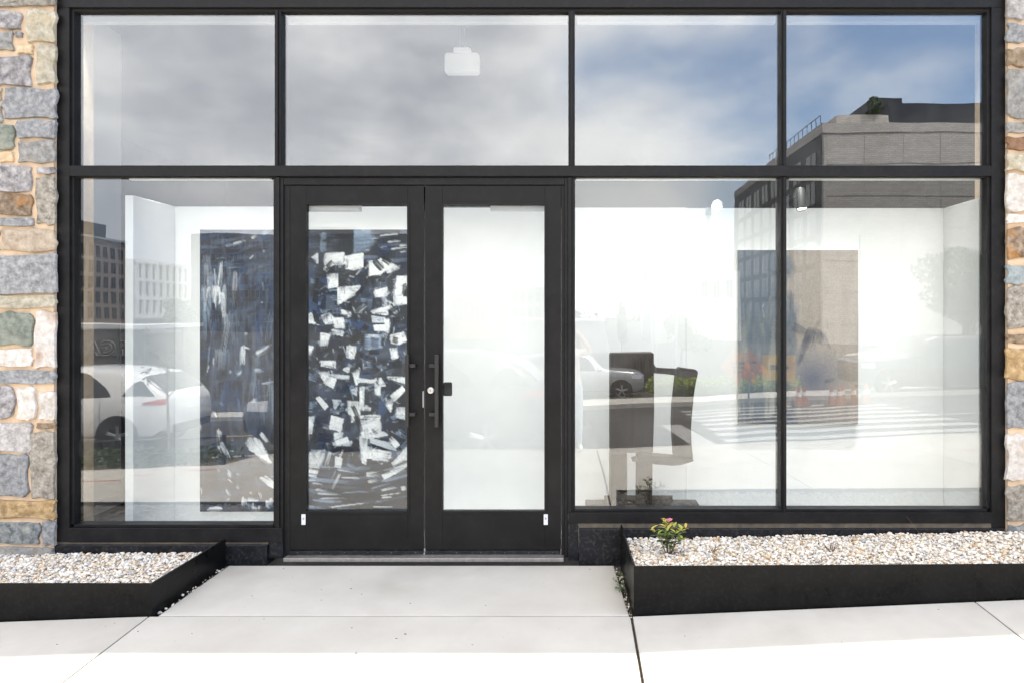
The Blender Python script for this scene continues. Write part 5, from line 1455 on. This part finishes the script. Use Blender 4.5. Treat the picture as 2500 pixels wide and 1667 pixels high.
SUV = dict(cat='car', L=4.65, W=1.86, H=1.66, r=0.36, wheels=(0.20, 0.80), top=[(0, 0.60), (0.015, 0.68), (0.07, 0.83), (0.14, 0.94), (0.25, 0.985), (0.42, 1.0), (0.55, 0.985), (0.62, 0.93), (0.745, 0.69), (0.8, 0.66), (0.94, 0.60), (1, 0.50)],
           belt=[(0, 0.58), (0.05, 0.67), (0.12, 0.68), (0.5, 0.64), (0.72, 0.625), (0.8, 0.645), (0.94, 0.59), (1, 0.49)], windows=[(0.055, 0.185, 0.5, 0.55), (0.235, 0.46, 0.5, 0.0), (0.475, 0.67, 0.0, 0.45)],
           screens=[(0.03, 0.12, 'rear_screen'), (0.61, 0.735, 'windscreen')], lamp_z=0.53)
TRUCK = dict(SUV); TRUCK.update(H=1.85, L=5.2, W=1.95, r=0.39, wheels=(0.2, 0.82), belt=[(0, 0.60), (0.05, 0.64), (0.5, 0.63), (0.7, 0.62), (0.78, 0.63), (0.96, 0.60), (1, 0.55)],
           top=[(0, 0.62), (0.01, 0.66), (0.03, 0.94), (0.2, 1.0), (0.52, 1.0), (0.6, 0.96), (0.70, 0.66), (0.78, 0.64), (0.96, 0.605), (1, 0.55)], windows=[(0.05, 0.24, 0.12, 0.0), (0.26, 0.44, 0.0, 0.0), (0.455, 0.63, 0.0, 0.4)], screens=[(0.58, 0.69, 'windscreen'), (0.012, 0.028, 'rear_screen')])
make_car('parked_car', 'white SUV parked beside the tree bed, reflected in the left window', SUV, 'car_white', (-10.25, -9.4, gz(-10.25, 9.4)), math.pi)
make_car('parked_car', 'dark grey SUV at the kerb, faintly reflected in the right door', SUV, 'car_grey', (-2.75, -6.45, gz(-2.75, 6.45)), math.pi)
make_car('parked_car', 'silver off-roader in front of the slatted fence, reflected in the sculpture', TRUCK, 'car_silver', (0.15, -23.5, gz(0.15, 23.5)), 0)
make_car('parked_car', 'black SUV parked at the far right beyond the crossing', TRUCK, 'car_dark', (11.2, -17.0, gz(11.2, 17.0)), math.pi)
make_car('parked_car', 'dark grey SUV behind the traffic cones on the far side', SUV, 'car_grey', (16.5, -27, gz(16.5, 27)), 0)
make_car('parked_car', 'white SUV far away under the trees on the right', SUV, 'car_white', (17.4, -33, gz(17.4, 33)), math.pi)

# ------------------------------------------------------------------ foliage helper
def leaf_cloud(name, par, blobs, n, size, m, seed):
    gg = np.random.default_rng(seed)
    C_ = []; 
    tot = sum(b[3] * b[4] * b[5] for b in blobs)
    for (cx, cy, cz, rx, ry, rz) in blobs:
        k = max(4, int(n * rx * ry * rz / tot))
        d = gg.normal(size=(k, 3)); d /= np.linalg.norm(d, axis=1)[:, None]
        rr2 = gg.uniform(0.45, 1.0, k) ** 0.5
        C_.append(np.array([cx, cy, cz]) + d * rr2[:, None] * np.array([rx, ry, rz]))
    C_ = np.concatenate(C_); k = len(C_)
    a = gg.normal(size=(k, 3)); a /= np.linalg.norm(a, axis=1)[:, None]
    b = np.cross(a, gg.normal(size=(k, 3))); b /= np.linalg.norm(b, axis=1)[:, None]
    s_ = gg.uniform(0.6, 1.3, k)[:, None] * size
    V_ = np.stack([C_ - a * s_, C_ + b * s_ * 0.5, C_ + a * s_, C_ - b * s_ * 0.5], 1).reshape(-1, 3)
    me = bpy.data.meshes.new(name); me.from_pydata(V_.tolist(), [], np.arange(4 * k).reshape(-1, 4).tolist())
    me.materials.append(MATS[m])
    return link(name, me, par)
def tree(label, x, w, h, rad, seed, n=5200, m='leaf_dark', group=None, trunk=0.35):
    r = random.Random(seed); t = thing('tree', label, 'tree', (x, -w, gz(x, w)), 0, group)
    tr_ = MB(); tr_.tube([(0, 0, -0.1), (0.05, 0, h * 0.3), (0.1, 0.05, h * 0.62)], [h * 0.028, h * 0.02, h * 0.012], 9)
    blobs = []
    for k in range(15):
        a = r.uniform(0, 6.28); q = rad * r.uniform(0.1, 0.75); z = h * r.uniform(trunk + 0.1, 0.92)
        e = (q * math.cos(a), q * math.sin(a), z)
        tr_.tube([(0.06, 0, h * r.uniform(0.25, 0.5)), (e[0] * .5, e[1] * .5, z * .85), e], [h * 0.011, h * 0.007, h * 0.003], 6)
        s_ = rad * r.uniform(0.28, 0.5); blobs.append((*e, s_, s_, s_ * 0.75))
    tr_.build('trunk', 'bark', t, True)
    leaf_cloud('crown', t, blobs, n, rad * 0.055, m, seed)
    return t
tree('dense dark tree at the far right of the reflected street', 20.0, 30, 6.6, 2.7, 3, group='street trees')
tree('second dark tree further back beside the right brick building', 25.5, 40, 7.6, 3.2, 4, group='street trees')
tree('small tree behind the hedge in the middle of the street view', 7.0, 40, 3.6, 1.8, 6, 3000, group='street trees')
tree('tree on the far left in front of the tan block', -46.0, 75, 6.5, 3.0, 8, 3000, group='street trees')
# narrow sign-like cypress
cy_ = thing('cypress', 'slim pointed evergreen far down the street', 'tree', (4.1, -55, gz(4.1, 55)))
MB().tube([(0, 0, -0.1), (0, 0, 1.6)], [0.12, 0.08], 7).build('trunk', 'bark', cy_)
leaf_cloud('crown', cy_, [(0, 0, 1.6 + k * 0.42, 0.5 - 0.05 * abs(k - 3), 0.5 - 0.05 * abs(k - 3), 0.4) for k in range(8)], 1800, 0.11, 'leaf_dark', 9)
# hedge in the middle
hd = thing('hedge', 'clipped lime green hedge across the street', 'hedge', (5.6, -20.6, gz(5.6, 20.6)))
leaf_cloud('foliage', hd, [(-2.6 + 0.5 * k, 0.1 * math.sin(k * 2.1), 0.36 + 0.04 * math.sin(k * 1.7), 0.42, 0.38, 0.36) for k in range(11)], 5200, 0.055, 'leaf_lime', 12)
MB().box(-2.7, 2.5, -0.22, 0.22, 0.0, 0.42, 0.05).build('stems', 'leaf_dark', hd)
# sapling and the planted tree bed at the left kerb
bdx0, bdx1 = -13.8, -4.62
tb = sheet('tree_bed', 'soil', lin(bdx0, bdx1, 10), [4.215, 4.7, 5.195], lambda x, w: walk_z(x, w), -0.005)
tag(tb, 'planted soil strip between sidewalk and kerb on the left', kind='structure')
gc = MB(); gcv = []
blobs = [(x, -w, walk_z(x, w) + 0.06, 0.26, 0.2, 0.16) for x in lin(bdx0 + .3, bdx1 - .3, 34) for w in (4.4, 4.75, 5.0)]
o = leaf_cloud('ground_cover', None, blobs, 9000, 0.035, 'leaf_dark', 14)
tag(o, 'low dark green ground cover in the kerbside tree bed', kind='stuff')
sp_ = thing('sapling', 'thin young street tree in the kerbside bed on the left', 'tree', (FX(398) * (D + 4.6) / D, -4.6, walk_z(-5.5, 4.6)))
mb = MB(); mb.tube([(0, 0, -0.05), (0.01, 0, 0.6), (-0.01, 0, 1.15), (0.0, 0, 1.6)], [0.02, 0.017, 0.013, 0.007], 8)
rs = random.Random(3); blobs = []
for k in range(12):
    z = 0.95 + 0.05 * k; s_ = -1 if k % 2 else 1; e = (s_ * rs.uniform(0.12, 0.34), rs.uniform(-.2, .2), z + rs.uniform(0.12, 0.3))
    mb.tube([(0, 0, z - 0.05), (e[0] * .5, e[1] * .5, z + .04), e], [0.007, 0.005, 0.003], 5); blobs.append((*e, 0.07, 0.07, 0.07))
mb.build('trunk', 'bark', sp_, True)
leaf_cloud('crown', sp_, blobs, 160, 0.028, 'leaf_dark', 15)
rf = thing('rail_fence', 'low black two-rail fence round the kerbside tree bed', 'fence', (0, 0, 0))
for k, x in enumerate(lin(bdx0, bdx1 + 0.02, 8)):
    z = walk_z(x, 4.23); MB().box(x - 0.02, x + 0.02, -4.25, -4.21, z - 0.1, z + 0.40, 0.004).build('post', 'rail', rf)
for dz in (0.17, 0.36):
    MB().tube([(x, -4.23, walk_z(x, 4.23) + dz) for x in lin(bdx0, bdx1 + 0.02, 8)], 0.011, 6).build('rail', 'rail', rf)
# slatted fence behind the silver car
sf = thing('slatted_fence', 'dark vertical slat fence behind the silver car', 'fence', (0, -26.8, gz(0, 26.8)))
bx('backing', 'sign_black', sf, -9.2, 3.75, -0.06, -0.03, 0, 1.85)
slm = MB().box(-0.055, 0.055, -0.025, 0.0, 0.0, 1.9, 0.004).mesh('slat', 'fence_slat')
for k in range(88):
    o = link('slat', slm, sf); o.location = (-9.1 + k * 0.147, 0.03 + 0.012 * ((k // 6) % 2), 0)
# traffic cones
cone0 = None
cl = ['second', 'third', 'fourth', 'fifth', 'sixth', 'seventh', 'eighth']
for k in range(8):
    x = 6.0 + k * 0.22 + (0.35 if k > 1 else 0); w = 13.6 + 0.25 * math.sin(k * 1.9)
    lab = 'orange traffic cone, ' + ('nearest the middle of the street' if k == 0 else cl[k - 1] + ' from the left in the row') 
    if cone0 is None:
        cone0 = thing('traffic_cone', lab, 'cone', (x, -w, gz(x, w)), 0, 'traffic cones beyond the crossing')
        MB().box(-0.15, 0.15, -0.15, 0.15, 0.0, 0.03, 0.008).build('base', 'tyre', cone0)
        MB().lathe([(0.115, 0.03), (0.075, 0.22), (0.035, 0.5), (0.02, 0.56), (0.0, 0.56)], (0, 0, 0), 'z', 16).build('cone', 'cone_orange', cone0, True)
        MB().lathe([(0.068, 0.27), (0.051, 0.385), (0.0, 0.386)], (0.0, 0, 0.0), 'z', 16).build('band', 'sign_white', cone0, True)
        for b_ in cone0.children:
            if b_.name.startswith('band'): b_.scale = (1.08, 1.08, 1.0)
    else:
        c = copy_tree(cone0); c['label'] = lab; c.location = (x, -w, gz(x, w))
# signs
def sign_post(t, h): MB().tube([(0, 0, -0.05), (0, 0, h)], 0.03, 8).build('post', 'galv', t)
for (x, w, lab) in ((4.55, 14.6, 'orange diamond road works sign left of the yellow board'), (5.1, 15.4, 'orange diamond road works sign just behind the yellow board')):
    s = thing('road_sign', lab, 'sign', (x, -w, gz(x, w)), 0, 'orange road works signs')
    sign_post(s, 1.2)
    MB().prism([(0, 0.62), (0.52, 1.14), (0, 1.66), (-0.52, 1.14)], 0.031, 0.036).build('panel', 'sign_orange', s)
    for q in range(3): MB().box(-0.22 + 0.04 * q, 0.22 - 0.05 * q, 0.0365, 0.039, 1.24 - 0.12 * q - 0.03, 1.24 - 0.12 * q + 0.03).build('lettering', 'sign_black', s)
s = thing('road_sign', 'yellow board sign with black marks beyond the crossing', 'sign', (5.55, -13.9, gz(5.55, 13.9)))
sign_post(s, 1.4)
MB().box(-0.45, 0.45, 0.031, 0.036, 0.72, 1.42, 0.0).build('panel', 'sign_yellow', s)
MB().prism([(-0.25, 1.0), (0.1, 1.0), (0.1, 0.92), (0.3, 1.07), (0.1, 1.22), (0.1, 1.14), (-0.25, 1.14)], 0.0365, 0.039).build('arrow', 'sign_black', s)
# street lamps / utility poles
for (x, w, h, lab) in ((3.6, 26.0, 4.2, 'slim pale lamp pole right of the slatted fence'), (5.0, 29.0, 4.6, 'second slim pole further right behind the hedge'), (17.0, 36, 8.0, 'tall utility pole near the dark trees')):
    t = thing('utility_pole', lab, 'pole', (x, -w, gz(x, w)), 0, 'poles along the street')
    MB().tube([(0, 0, -0.1), (0, 0, h)], [0.09, 0.06], 9).build('pole', 'galv', t)
    MB().tube([(0, 0, h - 0.1), (0.5, 0, h + 0.1), (0.9, 0, h + 0.05)], 0.035, 6).build('arm', 'galv', t)

# ------------------------------------------------------------------ buildings across the street
def window_grid(par, face, a0, a1, z0, z1, na, nz, wf, hf, const, m='window_dark', frame='window_frame_grey'):
    """windows sunk into a wall. face 'y': wall facing +y at y=const, a is x.  face 'x': wall facing +-x at x=const, a is y"""
    da, dz = (a1 - a0) / na, (z1 - z0) / nz
    if face == 'y':
        me = MB().box(-da * wf / 2, da * wf / 2, 0.0, 0.05, -dz * hf / 2, dz * hf / 2).mesh('window', m)
        fm = MB().box(-da * wf / 2 - 0.12, da * wf / 2 + 0.12, 0.0, 0.03, -dz * hf / 2 - 0.12, dz * hf / 2 + 0.12).mesh('frame', frame)
        mu = MB().box(-0.07, 0.07, 0.05, 0.09, -dz * hf / 2, dz * hf / 2).mesh('mullion', frame)
    else:
        sg = face[0] == '-' and -1 or 1
        me = MB().box(0.0, 0.05 * sg, -da * wf / 2, da * wf / 2, -dz * hf / 2, dz * hf / 2).mesh('window', m)
        fm = MB().box(0.0, 0.03 * sg, -da * wf / 2 - 0.12, da * wf / 2 + 0.12, -dz * hf / 2 - 0.12, dz * hf / 2 + 0.12).mesh('frame', frame)
        mu = MB().box(0.05 * sg, 0.09 * sg, -0.07, 0.07, -dz * hf / 2, dz * hf / 2).mesh('mullion', frame)
    for i in range(na):
        for k in range(nz):
            a = a0 + da * (i + 0.5); z = z0 + dz * (k + 0.5)
            w_ = link('window', me, par); w_.location = (a, const, z) if face == 'y' else (const, a, z)
            link('frame', fm, w_); link('mullion', mu, w_)
def block(par, name, m, x0, x1, w0, w1, z0, z1): return bx(name, m, par, x0, x1, -w1, -w0, z0, z1)
# right brick block
BX, BW, BT = 27.2, 70.0, 22.4
b = thing('brick_building', 'tall beige brick block with blank end wall, reflected at top right', 'building', (0, 0, 0))
block(b, 'wall', 'brick_beige', BX, 78, BW, 112, -3, BT)
pm = MB().box(-2.06, 2.06, 0.0, 0.05, -1.68, 1.68).mesh('brick_panel', 'brick_beige')
for i in range(12):
    for k in range(7):
        o = link('brick_panel', pm, b); o.location = (BX + 0.25 + 2.1 + i * 4.2, -BW, BT - 0.9 - 1.72 - k * 3.5)
bx('parapet', 'brick_beige', b, BX - 0.1, 78.1, -BW - 0.4, -BW + 0.12, BT - 0.8, BT + 0.3)
bx('parapet', 'brick_beige', b, BX - 0.1, BX + 0.3, -112, -BW - 0.401, BT - 0.8, BT + 0.3)
bx('shaded_cladding', 'shaded_cladding', b, BX - 0.06, BX - 0.002, -111.5, -BW - 0.6, -2.5, BT - 0.82)  # dark sheet over the side face: dark cladding plus shade put into its colour
window_grid(b, '-x', -109, -BW - 1.5, 0.5, BT - 2.0, 8, 6, 0.62, 0.74, BX - 0.061)
ph = block(b, 'penthouse', 'panel_dark', BX + 8.5, 78, BW + 3, 108, BT + 0.31, BT + 3.4)
block(b, 'penthouse', 'brick_beige', BX + 2.6, BX + 8.49, BW + 3, 100, BT + 0.31, BT + 2.0)
block(b, 'stair_tower', 'panel_dark', BX + 7.5, BX + 11, BW + 5, 96, BT + 3.41, BT + 4.6)
rl = MB()
for k in range(14): rl.box(BX + 0.1, BX + 0.16, -(BW + 1 + k * 1.5) - .03, -(BW + 1 + k * 1.5) + .03, BT + 0.31, BT + 1.4)
rl.box(BX + 0.1, BX + 0.16, -(BW + 21), -(BW + 1), BT + 1.4, BT + 1.46)
rl.build('roof_railing', 'rail', b)
leaf_cloud('roof_plant', b, [(BX + 6.6, -BW - 2.4, BT + 2.9, 0.9, 0.8, 1.0)], 500, 0.16, 'leaf_dark', 40)
# left tan block and its white-framed neighbour
b = thing('apartment_block', 'tan block with rows of tall windows, reflected at far left', 'building', (0, 0, 0))
LX = -102.0
block(b, 'wall', 'brick_tan', LX - 30, LX, 134, 150, -3, 17.6)
window_grid(b, 'x', -149.5, -134.5, 0.5, 16.6, 6, 5, 0.55, 0.72, LX)
window_grid(b, 'y', LX - 29, LX - 1, 0.5, 16.6, 8, 5, 0.55, 0.72, -134)
block(b, 'cornice', 'render_grey', LX - 30.3, LX + 0.3, 133.7, 150.2, 17.61, 18.1)
block(b, 'penthouse', 'panel_dark', LX - 28, LX - 3, 138, 148, 18.11, 21.5)
b = thing('apartment_block', 'pale framed block receding behind the tan block on the left', 'building', (0, 0, 0))
block(b, 'wall', 'render_grey', LX - 20, LX + 1.5, 150.5, 171.6, -3, 14.4)
for k in range(9):
    bx('pier', 'render_white', b, LX + 1.51, LX + 2.1, -(151 + k * 2.5) - 0.28, -(151 + k * 2.5) + 0.28, 1.0, 14.0)
for k in range(4): bx('spandrel', 'render_white', b, LX + 1.512, LX + 1.95, -171.6, -150.5, 1.0 + k * 4.2, 1.6 + k * 4.2)
window_grid(b, 'x', -171, -151, 1.8, 13.6, 8, 3, 0.6, 0.8, LX + 1.5)
# centre
b = thing('white_warehouse', 'wide pale stepped building in the middle distance', 'building', (0, 0, 0))
block(b, 'wall', 'render_white', 9.6, 20.5, 80, 96, -3, 7.0)
block(b, 'wall', 'render_grey', 9.4, 11.6, 79.5, 90, -3, 7.6)
block(b, 'roof_box', 'render_white', 12.2, 17.5, 82, 92, 7.01, 8.0)
window_grid(b, 'y', 12, 20, 3.2, 6.2, 5, 1, 0.4, 0.7, -80)
b = thing('brick_shop', 'low orange and white building far down the street', 'building', (0, 0, 0))
block(b, 'wall', 'render_orange', -23, -13, 120, 140, -3, 4.6)
window_grid(b, 'y', -22.5, -13.5, 0.0, 4.2, 9, 2, 0.5, 0.7, -120, frame='render_white')
block(b, 'wall', 'render_grey', -16.5, -4.8, 128, 145, -3, 7.0)
window_grid(b, 'y', -12.5, -5.2, 0.5, 6.5, 5, 2, 0.5, 0.6, -128)
b = thing('shed', 'low grey shed with a sloping end in the middle distance', 'building', (0, 0, 0))
MB().prism([(-6, -3), (3.6, -3), (2.6, 1.05), (-6, 1.05)], -70, -60).build('wall', 'render_grey', b)
MB().box(-6.2, 2.75, -70.2, -59.8, 1.051, 1.25).build('roof', 'render_white', b)
b = thing('dark_screen_block', 'large dark glazed block added beyond the left buildings to darken the reflection', 'building', (0, 0, 0))  # added block, placed to darken the reflection over the large painting
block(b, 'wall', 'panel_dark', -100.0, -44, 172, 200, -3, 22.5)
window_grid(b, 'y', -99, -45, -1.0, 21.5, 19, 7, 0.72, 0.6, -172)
block(b, 'roof_plant', 'render_grey', -80, -60, 178, 194, 22.51, 25.0)
# canopy and graffiti wall on the left
b = thing('canopy', 'flat white canopy on thin posts, far left', 'canopy', (0, 0, 0))
bx('roof', 'render_white', b, -44, -31, -52, -45, 0.65, 0.95)
for x in (-43, -37.5, -32):
    for y in (-51, -46): MB().tube([(x, y, -2.6), (x, y, 0.649)], 0.09, 8).build('post', 'galv', b)
b = thing('graffiti_wall', 'dark concrete wall with bubble letter graffiti under the canopy', 'wall', (0, 0, 0))
bx('wall', 'concrete_wall', b, -60, -38.4, -56, -55.6, -3, 0.3)
bx('coping', 'render_grey', b, -60.1, -38.3, -56.1, -55.5, 0.301, 0.42)
cu = bpy.data.curves.new('tag', 'FONT'); cu.body = 'ARGA'; cu.size = 1.7; cu.offset = 0.05; cu.extrude = 0.0; cu.fill_mode = 'NONE'; cu.bevel_depth = 0.05; cu.space_character = 0.92
co = bpy.data.objects.new('tmp', cu); COL.objects.link(co)
dg = bpy.context.evaluated_depsgraph_get(); me = bpy.data.meshes.new_from_object(co.evaluated_get(dg)); bpy.data.objects.remove(co)
me.materials.clear(); me.materials.append(MATS['graffiti'])
gr = link('graffiti', me, b); gr.location = (-38.8, -55.57, -2.0); gr.rotation_euler = (R(90), 0, R(180))
# tree line to the horizon
gg = random.Random(77); blobs = []
for k in range(260):
    x = gg.uniform(-420, 420); w = 300 + 40 * gg.random(); h = gg.uniform(2.5, 6.5)
    blobs.append((x, -w, -2.3 + h * 0.45, gg.uniform(4, 8), 4, h * 0.6))
o = leaf_cloud('distant_trees', None, blobs, 16000, 0.75, 'leaf_dark', 50)
tag(o, 'far line of trees along the horizon', kind='stuff')

# ------------------------------------------------------------------ the photographer
PX_, PWd = -0.05, 4.98
pz = walk_z(PX_, PWd)
per = thing('person', 'person in pale pink top and light jeans holding up a camera', 'person', (PX_, -PWd, pz))
J = {'pel': ((0, 0, 0.93), 0.125), 'waist': ((0, 0.0, 1.07), 0.115), 'chest': ((0, 0.01, 1.27), 0.135), 'neck0': ((0, 0.0, 1.43), 0.07), 'neck': ((0, 0.0, 1.48), 0.05), 'head': ((0, 0.02, 1.58), 0.085), 'crown': ((0, 0.01, 1.67), 0.07)}
for s, n_ in ((1, 'l'), (-1, 'r')):
    J['hip' + n_] = ((0.085 * s, 0, 0.90), 0.095); J['knee' + n_] = ((0.10 * s, 0.02, 0.49), 0.058); J['calf' + n_] = ((0.105 * s, 0.0, 0.34), 0.055); J['ank' + n_] = ((0.11 * s, -0.02, 0.09), 0.036); J['toe' + n_] = ((0.135 * s, 0.13, 0.045), 0.032)
    J['sho' + n_] = ((0.165 * s, 0.0, 1.40), 0.062); J['elb' + n_] = ((0.265 * s, 0.12, 1.44), 0.042); J['wri' + n_] = ((0.10 * s, 0.20, 1.66), 0.028); J['palm' + n_] = ((0.062 * s - 0.02, 0.235, 1.72), 0.028)
E = [('pel', 'waist'), ('waist', 'chest'), ('chest', 'neck0'), ('neck0', 'neck'), ('neck', 'head'), ('head', 'crown')]
for n_ in 'lr': E += [('pel', 'hip' + n_), ('hip' + n_, 'knee' + n_), ('knee' + n_, 'calf' + n_), ('calf' + n_, 'ank' + n_), ('ank' + n_, 'toe' + n_), ('neck0', 'sho' + n_), ('sho' + n_, 'elb' + n_), ('elb' + n_, 'wri' + n_), ('wri' + n_, 'palm' + n_)]
def skin_mesh(name, JJ, EE, root, sub=2):
    ks = list(JJ); me = bpy.data.meshes.new(name)
    me.from_pydata([JJ[k][0] for k in ks], [(ks.index(a), ks.index(b)) for a, b in EE], [])
    o = bpy.data.objects.new(name, me); COL.objects.link(o)
    m = o.modifiers.new('skin', 'SKIN'); m.use_smooth_shade = True
    for i, k in enumerate(ks):
        r_ = JJ[k][1]; me.skin_vertices[0].data[i].radius = (r_, r_); me.skin_vertices[0].data[i].use_root = (k == root)
    s_ = o.modifiers.new('sub', 'SUBSURF'); s_.levels = sub; s_.render_levels = sub
    dg = bpy.context.evaluated_depsgraph_get()
    out = bpy.data.meshes.new_from_object(o.evaluated_get(dg)); bpy.data.objects.remove(o)
    out.name = name; out.shade_smooth()
    return out
me = skin_mesh('body', J, E, 'pel')
for m in ('skin', 'pink_top', 'jeans', 'shoes'): me.materials.append(MATS[m])
for p in me.polygons:
    c = p.center
    if c.z < 0.10: p.material_index = 3
    elif c.z < 0.985: p.material_index = 2
    elif c.z < 1.445 and abs(c.x) < 0.30 and c.y < 0.19: p.material_index = 1
    else: p.material_index = 0
link('body', me, per)
for s in (1, -1):      # fingers round the camera body
    hb = MB()
    for k in range(4):
        z = 1.735 + 0.024 * (k - 1.2)
        hb.tube([(0.062 * s - 0.02, 0.225, z), (0.095 * s - 0.04, 0.262, z + 0.004), (0.060 * s - 0.05, 0.285, z + 0.006), (0.030 * s - 0.06, 0.272, z + 0.006)], [0.0095, 0.009, 0.0085, 0.0075], 8)
    hb.tube([(0.055 * s - 0.02, 0.215, 1.715), (0.05 * s - 0.04, 0.195, 1.735), (0.028 * s - 0.05, 0.190, 1.75)], [0.011, 0.010, 0.008], 8)
    hb.build('hand', 'skin', per, True)
hr = MB(); hr.ball((0, -0.015, 1.615), (0.098, 0.105, 0.11), 16, 10)
for k in range(16):
    a = math.pi * (0.9 + 1.2 * k / 15) ; x_, y_ = 0.088 * math.cos(a), 0.085 * math.sin(a) - 0.01
    hr.tube([(x_, y_, 1.62), (x_ * 1.18, y_ * 1.1 - 0.01, 1.48), (x_ * 1.15, y_ - 0.03, 1.32 + 0.02 * (k % 3))], [0.03, 0.032, 0.012], 7)
hr.build('hair', 'hair', per, True)
fc = MB()
for s in (1, -1):
    fc.ball((0.033 * s, 0.098, 1.59), (0.011, 0.006, 0.007), 8, 6); 
fc.build('eyes', 'camera_black', per, True)
MB().add([(0, 0.128, 1.558), (0.015, 0.098, 1.552), (-0.015, 0.098, 1.552), (0, 0.098, 1.60)], [(0, 1, 2), (0, 3, 1), (0, 2, 3)]).build('nose', 'skin', per, True)
MB().ball((0, 0.099, 1.525), (0.022, 0.006, 0.006), 8, 5).build('mouth', 'sign_red', per, True)
# the camera held up in front of the brow
cz_ = CAMZ - pz
ch_ = thing('camera_body', 'black camera held up in both hands by the person', 'camera', (0, -D - 0.06, CAMZ))
MB().box(-0.065, 0.065, -0.05, -0.005, -0.045, 0.045, 0.008).build('body', 'camera_black', ch_)
MB().lathe([(0.0, -0.004), (0.034, -0.004), (0.034, 0.018), (0.031, 0.02), (0.0, 0.02)], (0, 0, 0), 'y', 20).build('lens', 'camera_black', ch_, True)
MB().box(-0.02, 0.02, -0.04, -0.01, 0.0451, 0.06, 0.004).build('viewfinder', 'camera_black', ch_)
